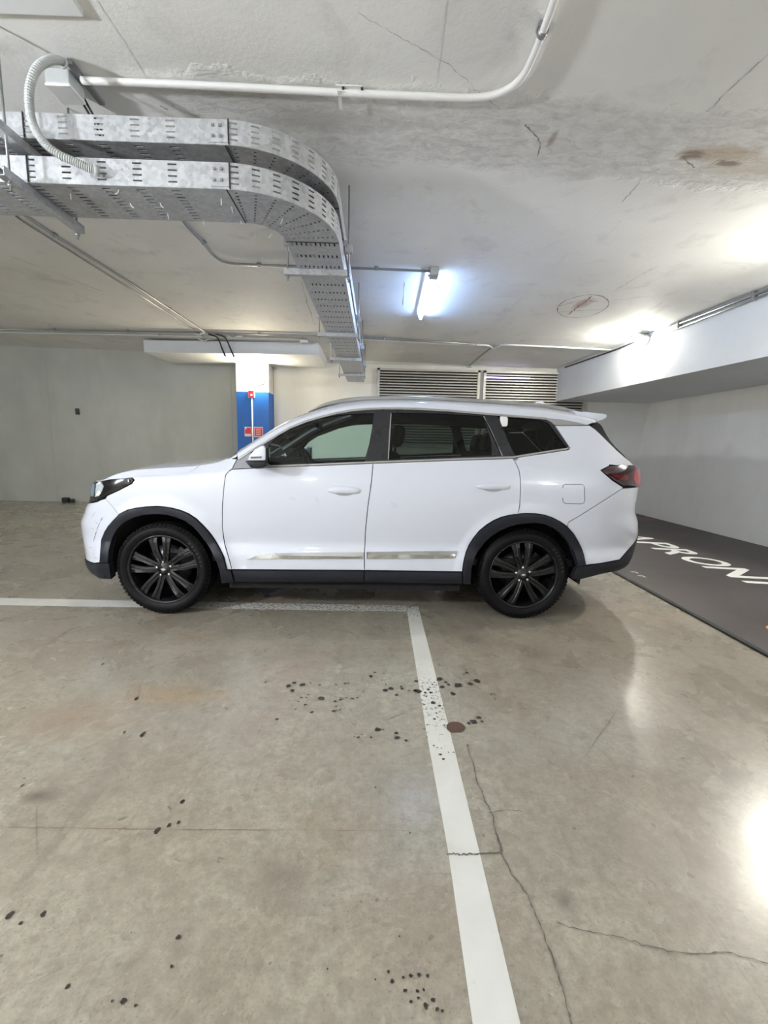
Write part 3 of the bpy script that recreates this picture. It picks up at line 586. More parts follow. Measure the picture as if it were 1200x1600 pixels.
M_LET = mat('white_floor_lettering', (232, 232, 226), .5); M_ORANGE = mat('orange_floor_print', (226, 140, 84), .5)
for ch, y0, y1 in (('A', 6.52, 6.04), ('P', 5.98, 5.62), ('R', 5.58, 5.19), ('O', 5.14, 4.72), ('N', 4.675, 4.25), ('T', 4.27, 3.93), ('O', 3.92, 3.50)): glyph(ch, y0, y1, 3.66, 4.10, .07, bay, M_LET)
bm = bmesh.new(); bmesh.ops.create_circle(bm, cap_ends=True, segments=28, radius=.085); bmesh.ops.translate(bm, vec=(2.935, 2.92, .0102), verts=bm.verts); from_bm('orange_disc', bm, M_ORANGE, bay)
for (px, py) in ((985, 893), (996, 899)): 
    q = onz(px, py, .01); V = [(q[0], q[1], .0102), (q[0]+.05, q[1]-.01, .0102), (q[0]+.055, q[1]-.06, .0102), (q[0]+.04, q[1]-.07, .0102), (q[0]+.035, q[1]-.025, .0102), (q[0], q[1]-.02, .0102)]; from_data('small_mark', V, [(5, 4, 3, 2, 1, 0)], M_LET, bay)

d0 = onz(128, 781); e = empty('debris', (d0[0], YB-.10, 0), 'small dark clump of debris on the floor by the back wall near the headlight', 'debris')
bm = bmesh.new(); bm_box(bm, (d0[0]-.04, YB-.10, .05), (.12, .10, .10), bev=.015); bm_box(bm, (d0[0]+.09, YB-.09, .035), (.08, .08, .07), Matrix.Rotation(.5, 3, 'Z'), .012); from_bm('dark_lump', bm, M_DARKM, e)
q = onz(1002, 811); quad_prism('red_patch', [(q[0]-.16, q[1]-.15, .0101), (q[0]+.16, q[1]-.2, .0101), (q[0]+.2, q[1]+.15, .0101), (q[0]-.12, q[1]+.2, .0101)], (0, 0, .0008), mat('faded_red_print', (140, 70, 72), .5), bay)
a, b = ony(758, 589.5, 8.995), ony(828, 590.5, 8.995); tag(tube('louvre_streak', [a, (b[0], b[1], a[2])], .011, M_EMIT_V, n=10), 'thin glowing violet streak lying across the slats of the right louvre', 'lamp')  # emissive bar drawn as a bright violet streak across the slats
def cable_run(z, label):
    e = empty('tray_cables', (XC, YC, z), label, 'cables', 'cables in the trays')
    for k in range(7):
        o_ = .04+.041*k; P = [(x, YN+o_, z) for x in np.linspace(-8.9, XC, 9)]+[(XC+(RO-o_)*math.sin(t), YC-(RO-o_)*math.cos(t), z) for t in np.linspace(0, PI/2, 10)[1:]]+[(XO-o_, y, z) for y in np.linspace(YC, 8.7, 6)[1:]]
        tube('power_cable', P, .0165, M_CABLE, e, 8)
    return e
ce = cable_run(2.521, 'run of dark power cables lying in the lower cable tray'); cable_run(2.718, 'run of dark power cables lying in the upper cable tray')
for (px, py) in ((110, 302), (186, 297), (203, 318), (250, 318), (262, 334), (318, 345), (346, 311), (362, 323), (376, 346), (400, 368), (424, 366), (442, 342)):
    c = onz(px, py, 2.497); an = random.uniform(0, 2*PI); v = np.array([math.cos(an), math.sin(an), 0])*.014
    tube('cable_tie', bez([c+np.array([0, 0, .005]), c+v*.5+np.array([0, 0, -.012]), c+v+np.array([0, 0, -.018]), c+v*1.4+np.array([0, 0, -.02])], 3), .0024, M_WHITE, ce, 6)

# ------------------------------------------------------------------ the car: skin surfaces fitted to its outlines
Y0, Bh, WR = 3.05, .905, .343
XF = float(ony(255.5, 888, Y0+.04)[0]); XB = float(ony(817.5, 899, Y0+.04)[0])
_wz = np.linspace(.1, 1.4, 261)
_wv = np.interp(_wz, [.10, .20, .27, .36, .45, .49, .525, .56, .62, .72, .86, .97, 1.02, 1.08, 1.14, 1.4], [.09, .045, .022, .006, .006, .010, .036, .040, .026, .010, .0, .004, .012, .030, .050, .14])
_k = np.exp(-.5*(np.arange(-8, 9)/3.0)**2); _k /= _k.sum(); _wv = np.convolve(np.pad(_wv, 8, 'edge'), _k, 'valid')
def sstep(x): x = np.clip(x, 0, 1); return x*x*(3-2*x)
def W0(x, z):
    v = np.interp(z, _wz, _wv)
    for xw in (XF, XB):
        r = np.hypot(x-xw, z-WR); v = v-.014*sstep((.535-r)/.05)*np.clip((z-.2)/.2, 0, 1)
    return v
_th = np.linspace(0, PI/2, 400); _n = 2.5
_ex, _ey = np.sin(_th)**(2/_n), np.cos(_th)**(2/_n)
_sl = np.concatenate([[0], np.cumsum(np.hypot(np.diff(_ex)*.62, np.diff(_ey)*.9))]); _sl /= _sl[-1]
_tt = np.linspace(0, 1, 400); _ex, _ey = np.interp(_tt, _sl, _ex), np.interp(_tt, _sl, _ey); _ex[0] = 0; _ey[0] = 1; _ex[-1] = 1; _ey[-1] = 0
SCF, SCR, LF, LR = XF-.22, XB+.34, 1.2, 1.2
ZK = np.arange(.16, 1.30, .025)
UF = np.full(len(ZK), SCF-.62); UR = np.full(len(ZK), SCR+.62)
def Lsurf(s, z):
    s = np.asarray(s, float); z = np.asarray(z, float); W = W0(s, z)
    tf = np.clip((SCF-s)/LF, 0, 1); tr = np.clip((s-SCR)/LR, 0, 1); ff, fr = s < SCF, s > SCR
    X = np.where(ff, SCF-(SCF-np.interp(z, ZK, UF))*np.interp(tf, _tt, _ex), np.where(fr, SCR+(np.interp(z, ZK, UR)-SCR)*np.interp(tr, _tt, _ex), s))
    V = np.where(ff, Bh-(Bh-W)*np.interp(tf, _tt, _ey), np.where(fr, Bh-(Bh-W)*np.interp(tr, _tt, _ey), W))
    return np.stack([X, Y0+V, z+0*s], -1)
fy, fx = zip(*[(740, 150), (752, 149), (757, 146), (763, 144.3), (775, 143.3), (782, 142.5), (786, 137.5), (790.6, 134), (800, 132.5), (806, 129.5), (811, 126.8), (818, 126), (834, 128), (856, 132), (877, 134.2), (883, 135.2), (889, 138.5), (898, 146), (903, 156), (908, 170)])
ry, rx = zip(*[(700, 992), (727, 992), (735, 997), (745, 998.5), (757, 999), (763, 997.5), (780, 995.2), (797, 991.7), (803, 993), (813, 996.7), (830, 997.5), (838, 996.5), (857, 991), (870, 987), (878, 983.5), (886, 978), (892, 966), (900, 940)])
tg = np.linspace(0, 1, 90)
for it in range(14):
    for i, z in enumerate(ZK):
        P = Lsurf(SCF-LF*tg, np.full(90, z)); x, y = proj(P); j = np.argmin(x-np.interp(y, fy, fx)); UF[i] -= (x[j]-np.interp(y[j], fy, fx))*P[j, 1]/F*.9
        P = Lsurf(SCR+LR*tg, np.full(90, z)); x, y = proj(P); j = np.argmax(x-np.interp(y, ry, rx)); UR[i] -= (x[j]-np.interp(y[j], ry, rx))*P[j, 1]/F*.9
    if it in (5,):
        for U in (UF, UR): U[1:-1] = .25*U[:-2]+.5*U[1:-1]+.25*U[2:]
def dens(px, step=5.0):
    out = [px[0]]
    for a, b in zip(px, px[1:]):
        n = max(1, int(math.hypot(b[0]-a[0], b[1]-a[1])/step))
        for k in range(1, n+1): out.append((a[0]+(b[0]-a[0])*k/n, a[1]+(b[1]-a[1])*k/n))
    return out
class Inv:                                                       # image point -> surface parameters
    def __init__(s, f, A, B):
        s.f = f; s.A, s.B = np.meshgrid(A, B, indexing='ij'); P = f(s.A.ravel(), s.B.ravel()); s.x, s.y = proj(P); s.dep = P[:, 1]; s.lim = (A[0], A[-1], B[0], B[-1])
    def __call__(s, px):
        px = np.array(px, float); d = (s.x[None]-px[:, :1])**2+(s.y[None]-px[:, 1:])**2; best = d.min(1, keepdims=True)
        j = np.argmin(d+np.where(d < best+30, 0, 1e6)+s.dep[None]*40, 1); a, b = s.A.ravel()[j].copy(), s.B.ravel()[j].copy(); e = 1e-4
        ba, bb = a.copy(), b.copy(); be = np.full(len(a), 1e9)
        for it in range(18):
            x, y = proj(s.f(a, b)); rx_, ry_ = px[:, 0]-x, px[:, 1]-y; err = rx_**2+ry_**2; k = err < be; ba[k], bb[k], be[k] = a[k], b[k], err[k]
            xa, ya = proj(s.f(a+e, b)); xb, yb = proj(s.f(a, b+e)); J11, J12, J21, J22 = (xa-x)/e, (xb-x)/e, (ya-y)/e, (yb-y)/e
            det = J11*J22-J12*J21; det = np.where(np.abs(det) < 2e3, np.sign(det)*2e3+(det == 0)*2e3, det)
            da, db = np.clip((J22*rx_-J12*ry_)/det, -.05, .05), np.clip((J11*ry_-J21*rx_)/det, -.05, .05)
            a = np.clip(a+da, s.lim[0], s.lim[1]); b = np.clip(b+db, s.lim[2], s.lim[3])
        return np.stack([ba, bb], -1)
invL = Inv(Lsurf, np.linspace(SCF-.62*LF, SCR+.62*LR, 260), np.linspace(.16, 1.25, 90))
BELT = [(205, 746), (248, 744), (292, 741), (330, 737.5), (363, 733.3), (390, 732), (417, 730.3), (500, 727.3), (583, 724), (700, 719.7), (801, 716.3), (860, 719), (938, 725), (953, 725.7)]
_bp = invL(dens(BELT, 8)); _bP = Lsurf(_bp[:, 0], _bp[:, 1])
ZN = float(ony(162, 749.8, Y0+.30)[2]); ZT = float(ony(988, 727, Y0+.36)[2])
_zx = np.concatenate([[SCF-1.0, XF-.42], _bP[:, 0], [XB+.86, XB+1.2]]); _zz = np.concatenate([[ZN, ZN], _bP[:, 2], [ZT, ZT]])
_o = np.argsort(_zx); _zx, _zz = _zx[_o], _zz[_o]
def zb(x): return np.interp(x, _zx, _zz)
XN, XT = float(np.interp(ZN, ZK, UF)), float(np.interp(ZT, ZK, UR))
def latL(x, z):
    W = W0(x, z); ef = np.clip((SCF-x)/(SCF-np.interp(z, ZK, UF)), 0, 1); er = np.clip((x-SCR)/(np.interp(z, ZK, UR)-SCR), 0, 1)
    yf, yr = np.interp(ef, _ex, _ey), np.interp(er, _ex, _ey); return np.where(x < SCF, Bh-(Bh-W)*yf, np.where(x > SCR, Bh-(Bh-W)*yr, W))
KX = np.concatenate([XN+np.linspace(.002, .1, 8), np.arange(XN+.125, XT-.13, .022), XT-np.linspace(.12, .002, 9)])
ZC = zb(KX)+np.interp(KX, [XN, XN+.3, XF+.45, XF+1.2, XF+3.0, XT-.4, XT], [.0, .06, .1, .5, .5, .4, .0])
_kn = np.array([0, 0, 0, .42, .55, .70, 1, 1, 1.0])
def basis(q):
    q = np.clip(q, 0, 1-1e-9); N = [np.where((q >= _kn[i]) & (q < _kn[i+1]), 1.0, 0.0) for i in range(8)]
    for p in (1, 2):
        M = []
        for i in range(8-p):
            a = (q-_kn[i])/(_kn[i+p]-_kn[i]) if _kn[i+p] > _kn[i] else 0*q; b = (_kn[i+p+1]-q)/(_kn[i+p+1]-_kn[i+1]) if _kn[i+p+1] > _kn[i+1] else 0*q
            M.append(a*N[i]+b*N[i+1])
        N = M
    return N
XCOWL = XF+.42
def Ssurf(x, q):
    x = np.asarray(x, float); q = np.asarray(q, float); z0 = zb(x); v0 = latL(x, z0); zc = np.maximum(np.interp(x, KX, ZC), z0); h = zc-z0
    cr = np.minimum(.085, .42*h); zk = zc-cr; tl = np.interp(x, [XCOWL-.2, XCOWL+.25], [.85, .36]); vk = np.minimum(v0+tl*(zk-z0), Bh-.02)
    w_ = Bh-vk; Vs = [v0, v0+(vk-v0)*.85, vk, vk+np.minimum(.14, .3*w_), vk+.6*w_, np.full_like(vk, Bh)]; Zs = [z0, z0+(zk-z0)*.85, zk, zk+.55*cr, zc-.04*cr, zc]
    N = basis(q); V = sum(n*v for n, v in zip(N, Vs)); Z = sum(n*v for n, v in zip(N, Zs)); return np.stack([x, Y0+V, Z], -1)
tx, ty = zip(*[(140, 756), (150, 752.5), (162, 750), (170, 745.5), (180, 741.5), (200, 735), (230, 728), (270, 721.8), (300, 719), (330, 717), (352, 716.2), (356, 714.5), (378, 700.5), (400, 686.5), (430, 667.5), (455, 654), (480, 644), (508, 634), (540, 627), (573, 623), (625, 622), (680, 623), (735, 626), (790, 630), (845, 635.5), (872, 640), (903, 646), (920, 651), (930, 655), (938, 660), (950, 683), (961, 697), (972, 708), (983, 720), (990, 727), (999, 734)])
qg = np.linspace(0, 1, 60)
for it in range(30):
    P = Ssurf(np.repeat(KX, 60), np.tile(qg, len(KX))); x, y = proj(P); dlt = (y-np.interp(x, tx, ty)).reshape(-1, 60); j = dlt.argmin(1); dep = P[:, 1].reshape(-1, 60)[np.arange(len(KX)), j]
    ZC += dlt.min(1)*dep/F*.6
    ZC = np.minimum(ZC, zb(KX)+.17*(1-np.exp(-(KX-XN)/.16))+np.where(KX > XN+.5, 1, 0)); ZC = np.minimum(ZC, zb(KX)+2.2*(XT-KX)); ZC = np.maximum(ZC, zb(KX)+.0005)
    if it in (18, 24): ZC[1:-1] = .2*ZC[:-2]+.6*ZC[1:-1]+.2*ZC[2:]
invS = Inv(Ssurf, np.linspace(XN+.05, XT-.01, 300), np.linspace(0, .62, 70))

class Panel:                                                     # polygon in surface parameters -> mesh data
    def __init__(s, surf): s.surf = surf; s.inv, s.f, s.ks = (invL, Lsurf, (1, 1)) if surf == 'L' else (invS, Ssurf, (1, 1.25))
    def loop(s, pts, step=5):
        out = []; run = []
        def flush():
            if run:
                out.extend(map(tuple, s.inv(dens(run, step) if len(run) > 1 else run))); run.clear()
        for p in pts:
            if isinstance(p[0], str):
                flush(); k = p[0]
                if k == 'p': q = (p[1], p[2])
                else:
                    v = Bh if k in ('cf', 'cr') else p[1]; z = p[-1]; W = float(W0(SCF-.1 if k[-1] == 'f' else SCR+.1, z)); t = float(np.interp(-(Bh-v)/(Bh-W), -_ey, _tt)); q = ((SCF-LF*t) if k[-1] == 'f' else (SCR+LR*t), z)
                out.append(q)
            else: run.append(p)
        flush()
        res = []; n = len(out)
        for i in range(n):                                       # even out long parameter-space edges
            a, b = np.array(out[i]), np.array(out[(i+1) % n]); L = np.hypot(*((b-a)*np.array(s.ks))); m_ = max(1, int(L/.05))
            for k in range(m_): res.append(tuple(a+(b-a)*k/m_))
        cl = [res[0]]
        for p in res[1:]:
            if math.hypot(p[0]-cl[-1][0], p[1]-cl[-1][1]) > 4e-4: cl.append(p)
        if math.hypot(cl[0][0]-cl[-1][0], cl[0][1]-cl[-1][1]) < 4e-4: cl.pop()
        return cl
    def normal(s, a, b):
        e = 2e-3; P = s.f(a, b); da = s.f(a+e, b)-s.f(a-e, b); b2 = np.clip(b+e, 0, 1.4); b1 = np.clip(b-e, 0, 1.4); db = s.f(a, b2)-s.f(a, b1); n = np.cross(da, db); l = np.linalg.norm(n, axis=-1, keepdims=True)
        n = np.where(l > 1e-12, n/np.maximum(l, 1e-12), np.array([0, -1.0, 0])); return P, n
    def build(s, loops, off=0.0, depth=.014, shrink=.0028, step=.03, bulge=0.0, flush=False):
        ks = np.array(s.ks); loops = [np.array(l, float)*ks for l in loops]; V, E = [], []
        L2 = []
        for li, l in enumerate(loops):
            area = .5*np.sum(l[:, 0]*np.roll(l[:, 1], -1)-np.roll(l[:, 0], -1)*l[:, 1]); nx = np.roll(l, -1, 0)-l; pv = l-np.roll(l, 1, 0); nx /= np.linalg.norm(nx, axis=1, keepdims=True)+1e-12; pv /= np.linalg.norm(pv, axis=1, keepdims=True)+1e-12
            t = nx+pv; t /= np.linalg.norm(t, axis=1, keepdims=True)+1e-9; nr = np.stack([-t[:, 1], t[:, 0]], 1)*(1 if area > 0 else -1)*(1 if li == 0 else -1)
            keep = np.ones(len(l))
            if s.surf == 'S': keep = np.where((l[:, 1] < 1e-4) | (l[:, 1] > 1.2499), 0, 1)
            else:
                keep = np.where((np.abs(l[:, 0]-(SCF-LF)) < 1e-4) | (np.abs(l[:, 0]-(SCR+LR)) < 1e-4), 0, 1)
                if flush: PX = Lsurf(l[:, 0], l[:, 1])[:, 0]; keep = np.where(np.abs(l[:, 1]-zb(PX)) < .0025, 0, keep)
            L2.append(l+nr*shrink*keep[:, None])
        for l in L2:
            o = len(V); n = len(l); V += [tuple(p) for p in l]; E += [(o+i, o+(i+1) % n) for i in range(n)]
        segs = np.concatenate([np.concatenate([l, np.roll(l, -1, 0)], 1) for l in L2])
        def inside(p):
            y1, y2 = segs[:, 1][None], segs[:, 3][None]; py = p[:, 1:2]; c = (y1 > py) != (y2 > py); xi = segs[:, 0][None]+(py-y1)/np.where(y2 == y1, 1e-9, y2-y1)*(segs[:, 2]-segs[:, 0])[None]; return (np.sum(c & (p[:, :1] < xi), 1) % 2) == 1
        def dist(p):
            a = segs[None, :, :2]; d = segs[None, :, 2:]-a; t = np.clip(np.sum((p[:, None]-a)*d, 2)/(np.sum(d*d, 2)+1e-12), 0, 1); return np.linalg.norm(p[:, None]-a-t[..., None]*d, axis=2).min(1)
        lo, hi = L2[0].min(0), L2[0].max(0); gx, gy = np.meshgrid(np.arange(lo[0], hi[0], step), np.arange(lo[1], hi[1], step)); g = np.stack([gx.ravel(), gy.ravel()], 1); g[:, 0] += (np.round((g[:, 1]-lo[1])/step) % 2)*step*.5
        if len(g):
            g = g[inside(g)]
            if len(g): g = g[dist(g) > step*.45]
        V += [tuple(p) for p in g]
        vo, eo, fo, *_ = delaunay_2d_cdt([Vector(p) for p in V], E, [], 0, 1e-6)
        vo = np.array([tuple(v) for v in vo]); tri = np.array([f for f in fo if len(f) == 3]); cen = vo[tri].mean(1); tri = tri[inside(cen)]
        used = np.unique(tri); mp = np.full(len(vo), -1); mp[used] = np.arange(len(used)); vo = vo[used]; tri = mp[tri]
        P, n = s.normal(vo[:, 0]/ks[0], vo[:, 1]/ks[1])
        # outward = away from the car's middle line
        ctr = np.stack([np.clip(P[:, 0], XF, XB), np.full(len(P), Y0+Bh), np.full(len(P), .75)], 1); sg = np.sign(np.sum(n*(P-ctr), 1)); sg[sg == 0] = 1; n = n*sg[:, None]
        o = off
        if bulge: dd = dist(vo); o = off+bulge*sstep(dd/(bulge*2.2))
        P = P+n*(o[:, None] if hasattr(o, '__len__') else o)
        P0, P1, P2 = P[tri[:, 0]], P[tri[:, 1]], P[tri[:, 2]]; fn = np.cross(P1-P0, P2-P0); fl = np.sum(fn*n[tri[:, 0]], 1) < 0; tri[fl] = tri[fl][:, ::-1]
        vs = [tuple(p) for p in P]; fs = [tuple(map(int, t)) for t in tri]
        if depth:
            from collections import Counter
            cnt = {}
            for a, b, c in fs:
                for e in ((a, b), (b, c), (c, a)): k = tuple(sorted(e)); cnt.setdefault(k, []).append(e)
            bd = [v[0] for v in cnt.values() if len(v) == 1]; idx = {}
            def low(i):
                if i not in idx: idx[i] = len(vs); vs.append(tuple(P[i]-n[i]*depth))
                return idx[i]
            nokeep = lambda i: (s.surf == 'S' and (vo[i, 1] > 1.2499)) or (s.surf == 'L' and (abs(vo[i, 0]-(SCF-LF)) < 1e-4 or abs(vo[i, 0]-(SCR+LR)) < 1e-4))
            for a, b in bd:
                if nokeep(a) and nokeep(b): continue
                if s.surf == 'S' and vo[a, 1] < 1e-4 and vo[b, 1] < 1e-4: continue
                fs.append((b, a, low(a), low(b)))
        return vs, fs
car = empty('car', (XF+(XB-XF)/2, Y0+Bh, 0), 'white three-row SUV with black wheels parked side-on in the bay', 'car')
def mirror_y(vs): return [(x, 2*(Y0+Bh)-y, z) for x, y, z in vs]
def shade(o, ang=32):
    me = o.data; me.polygons.foreach_set('use_smooth', [True]*len(me.polygons)); bm = bmesh.new(); bm.from_mesh(me); 
    for e in bm.edges:
        if len(e.link_faces) == 2 and e.link_faces[0].normal.angle(e.link_faces[1].normal, 0) > math.radians(ang): e.smooth = False
    bm.to_mesh(me); bm.free(); return o
def put(name, pieces, m, parent=None, sides='both', weld=.0, join=False, label=None, sm=True):
    vs, fs = [], []
    for v, f in pieces: o = len(vs); vs += list(v); fs += [tuple(i+o for i in q) for q in f]
    def mk(vs, fs, par):
        bm = bmesh.new(); me = bpy.data.meshes.new(name); me.from_pydata(vs, [], fs); bm.from_mesh(me); bpy.data.meshes.remove(me)
        if weld: bmesh.ops.remove_doubles(bm, verts=bm.verts, dist=weld)
        o = from_bm(name, bm, m, par)
        if par and par.type != 'EMPTY': o.matrix_parent_inverse = Matrix()
        if label: o['label'] = label
        return shade(o) if sm else o
    mv, mf = mirror_y(vs), [q[::-1] for q in fs]
    if join:
        n = len(vs); return mk(vs+mv, fs+[tuple(i+n for i in q) for q in mf], parent or car)
    pn, pf = parent if isinstance(parent, tuple) else (parent or car, parent or car)
    a = mk(vs, fs, pn)
    if sides == 'near': return a
    return a, mk(mv, mf, pf)
PL, PS = Panel('L'), Panel('S')
def L_(pts, **k): return PL.build([PL.loop(p) for p in (pts if isinstance(pts[0], list) else [pts])], **k)
def S_(pts, **k): return PS.build([PS.loop(p) for p in (pts if isinstance(pts[0], list) else [pts])], **k)
def belt(x0, x1):
    xs, ys = zip(*BELT); return [(x0, float(np.interp(x0, xs, ys)))]+[b for b in BELT if x0 < b[0] < x1]+[(x1, float(np.interp(x1, xs, ys)))]
rev = lambda l: l[::-1]
def beltX(x0, x1): l = np.array(invL(dens(belt(x0, x1), 5))); return Lsurf(l[:, 0], l[:, 1])[:, 0]
DOOR_F = [(363, 733.3), (357, 737), (352.5, 742), (350, 760), (347.5, 790), (347.5, 825), (351, 850), (359, 877), (362, 889.6)]
DOOR_B = [(583, 724), (580.5, 752), (575, 790), (571.2, 827), (569.6, 862), (569.2, 891)]
DOOR_Q = [(801, 716.3), (806, 724), (811, 735), (813, 748), (813.4, 767), (812, 790), (809, 803)]
FA_O = [(157.5, 878.5), (160, 842), (164.5, 830), (170, 821), (178, 811.5), (187.5, 802.5), (199, 797), (212, 794), (228, 791.8), (245, 791), (258, 792), (270, 794), (283, 797.5), (295, 802.5), (307, 810.5), (317, 820), (327, 831), (335, 842), (343, 855.5), (350, 870), (354.5, 889.3)]
FA_I = [(171, 879), (172.5, 860), (178.5, 838), (185, 826), (194, 817), (203, 811.5), (212, 808), (226, 804.5), (240, 803), (253, 803.3), (265, 805), (278, 808.5), (290, 813.5), (302, 822), (312, 832.5), (322, 846), (331, 862), (339, 877), (344, 891), (347, 910)]
RA_O = [(722.3, 893.2), (724.5, 877), (728, 863), (733, 851), (740, 840), (749, 829), (760, 820), (771, 813.3), (783, 808), (796, 804.8), (810, 802.8), (823, 802), (836.7, 802.5), (850, 804.5), (863, 808.8), (875, 815), (886.7, 823.5), (896, 834), (903, 846), (908, 856), (911.7, 866.7), (915, 883.3)]
RA_I = [(735, 911.5), (736, 890), (741, 872), (750, 857), (757.5, 846), (767, 837.5), (780, 829), (793, 823.5), (808, 819), (823, 817.3), (837, 817), (850, 819), (864, 825), (877, 834.5), (886, 846), (893, 858), (898, 870), (902, 885)]
CT = [(371.5, 716.7), (390, 704.5), (410, 692.5), (430, 680), (452, 667.5), (477, 657.3), (503, 649.8), (527, 644), (550, 639.9), (575, 637.8), (597, 636.9), (625, 637), (652, 637.7), (700, 640.3), (735, 643.3), (770, 646.3), (803, 649), (830, 651), (853, 653)]
def below(l, d=3.2):
    out = []
    for i, p in enumerate(l):
        a, b = l[max(0, i-1)], l[min(len(l)-1, i+1)]; t = np.array([b[0]-a[0], b[1]-a[1]], float); t /= np.linalg.norm(t); out.append((p[0]-t[1]*d, p[1]+t[0]*d))
    return out
HL = [(206, 745.4), (212, 744.8), (248, 742.3), (280, 739.8), (292, 738.4), (304, 733.5), (312, 727), (318, 720.8)]
hlp = PS.loop(HL+[('p', 0, 0)])                                  # parameters of the bonnet shut line
_h = invS(dens(HL, 5)); XH = float(_h[-1, 0]); QH = float(_h[-1, 1])
_a = invS([(356, 715.6), (371.5, 716.7), (480, 645), (430, 668.5)]); XA0 = float(_a[1, 0]); 
def qw(x): return float(np.interp(x, [XA0-.02, XA0+.5, XA0+.9], [.62, .60, .58]))
XW1 = float(invS([(505, 640)])[0, 0])+.12                         # windscreen top
XWB = XH+.15
XRR = float(ony(917, 655, Y0+.33)[0])                            # roof rear edge
# --- bonnet, fenders, bumper
put('bonnet', [S_([('p', XN+.004, 0), ('p', XF-.40, 0)]+HL+[('p', XH+.06, .55), ('p', XH+.10, .66), ('p', XH+.10, 1), ('p', XN+.004, 1)], depth=.012, shrink=.0018)], M_PAINT, join=True, weld=.0015)
put('cowl_panel', [S_([('p', XH+.06, .30), ('p', XA0-.01, .30), ('p', XA0-.01, .66), ('p', XWB+.03, .70), ('p', XWB+.03, 1), ('p', XH+.08, 1)], off=-.010, depth=.004)], M_PAINT, join=True, weld=.001)
SEAM_F = [(165, 779.5), (171, 786.5), (178, 795), (185, 804)]
fen_L = L_(belt(206, 361)+DOOR_F[1:]+[(354.5, 889.4)]+rev(FA_O[5:-1])+rev(SEAM_F)+[(167.5, 774.5), (185, 766.5), (206, 755.7), (210, 750), (208, 747)], flush=True)
fen_S = S_([('p', float(a), 0.0) for a in beltX(206, 361)]+[(363, 732), (365.6, 726), (369.6, 718.8), (371, 717.6), (357, 716.8), ('p', XWB, .655), ('p', XH+.105, .655), ('p', XH+.065, .545)]+rev(HL))
put('fender', [fen_L, fen_S], M_PAINT, weld=.004)
BT = .80
put('front_bumper', [L_(SEAM_F+[(178, 812), (170, 821), (164.5, 830), (160, 842), (157.5, 878.3), (147, 879.6), ('wf', .33, .37), ('wf', .6, .36), ('cf', .36), ('cf', ZN-.01), ('wf', .52, ZN-.01), ('wf', .52, BT-.02), ('wf', .30, BT-.03), (152, 784.5), (158, 781.5)], shrink=.0008)], M_PAINT, join=True, weld=.0015)
put('grille', [L_([('wf', .48, .76), ('cf', .76), ('cf', .50), ('wf', .58, .50), ('wf', .48, .6)], off=.008)], M_BLACKG, join=True, weld=.001)
put('front_lip', [L_([('wf', .36, .365), (147, 880.3), (157.5, 879.3), (171, 879.6), (173, 893), (175, 904.8), (165, 904.3), (156, 902.5), ('wf', .36, .215), ('cf', .215), ('cf', .355)], off=.006, depth=.05)], M_BLACKP, join=True, weld=.001)
hl_near, hl_far = put('headlight', [L_([(209, 750), (205, 746.4), (194, 746.6), (182.5, 747.4), (172, 748.6), (162.5, 750.2), (155, 752), ('wf', .46, ZN-.015), ('wf', .50, BT+.0), ('wf', .30, BT-.02), (151, 783), (157.5, 780.2), (167.5, 774), (185, 766), (206, 755)], off=.003, bulge=.008)], M_BLACKG)
lk = dict(off=.0125, depth=.004, shrink=0, step=.012)
put('lamp_reflector', [L_([(150.5, 757), ('wf', .36, .915), ('wf', .36, .840), (149, 775.5), (150, 766)], **lk)], M_HLENS, (hl_near, hl_far), label='bluish front reflector of the headlight')
put('lamp_reflector', [L_([(162, 755.5), (153.5, 757), (152, 766), (151.5, 776.5), (157.5, 775), (161.5, 768), (164.5, 760)], **lk)], mat('pale_lamp_reflector', (206, 222, 246), .2, .4, .5, .5, 90), (hl_near, hl_far), label='pale main reflector of the headlight')
put('lamp_projector', [L_([(155, 768), (159, 767), (160, 771), (157, 774.5), (153.5, 774)], off=.0145, depth=.004, shrink=0)], mat('bright_lamp_glass', (244, 248, 255), .2, 0, .6), (hl_near, hl_far))
put('marker_lens', [L_([(201, 749.5), (203, 749.5), (203.5, 753), (201.5, 753.5)], off=.013, depth=.003, shrink=0)], M_CHROME, (hl_near, hl_far))
put('wheel_arch_cladding', [L_(FA_O+[(361, 889.9), (366.5, 908.3)]+rev(FA_I), off=.014, depth=.05, bulge=.006)], M_BLACKP)
put('wheel_arch_cladding', [L_([(723, 911.6)]+RA_O+rev(RA_I), off=.014, depth=.05, bulge=.006)], M_BLACKP)
# --- doors, sills
fd = put('front_door', [L_(belt(363, 583)+DOOR_B[1:]+[(460, 890.4)]+rev(DOOR_F[1:]))], M_PAINT)
rd = put('rear_door', [L_(belt(583, 801)+DOOR_Q[1:]+rev(RA_O[:11])+[(645, 892), (569.2, 891)]+rev(DOOR_B[1:-1]))], M_PAINT)
put('sill_cladding', [L_([(362.5, 890.2), (460, 891), (569, 891.6), (569, 909.3), (460, 909), (367.3, 908.6)], off=.008, depth=.03, bulge=.008)], M_BLACKP)
put('sill_cladding', [L_([(569.6, 891.6), (645, 892.6), (722, 893.8), (722, 911.6), (645, 910.5), (569.6, 909.3)], off=.008, depth=.03, bulge=.008)], M_BLACKP)
put('door_moulding', [L_([(385, 873.2), (400, 868), (414, 864), (490, 863), (568, 862.8), (567.5, 873), (480, 873.3)], off=.012, depth=.012, bulge=.008)], M_CHROME, fd, label='chrome moulding strip low on the door')
put('door_moulding', [L_([(572, 862.3), (640, 861.5), (713.5, 861.3), (710.5, 872.6), (640, 873), (572.5, 873.2)], off=.012, depth=.012, bulge=.008)], M_CHROME, rd, label='chrome moulding strip low on the door')
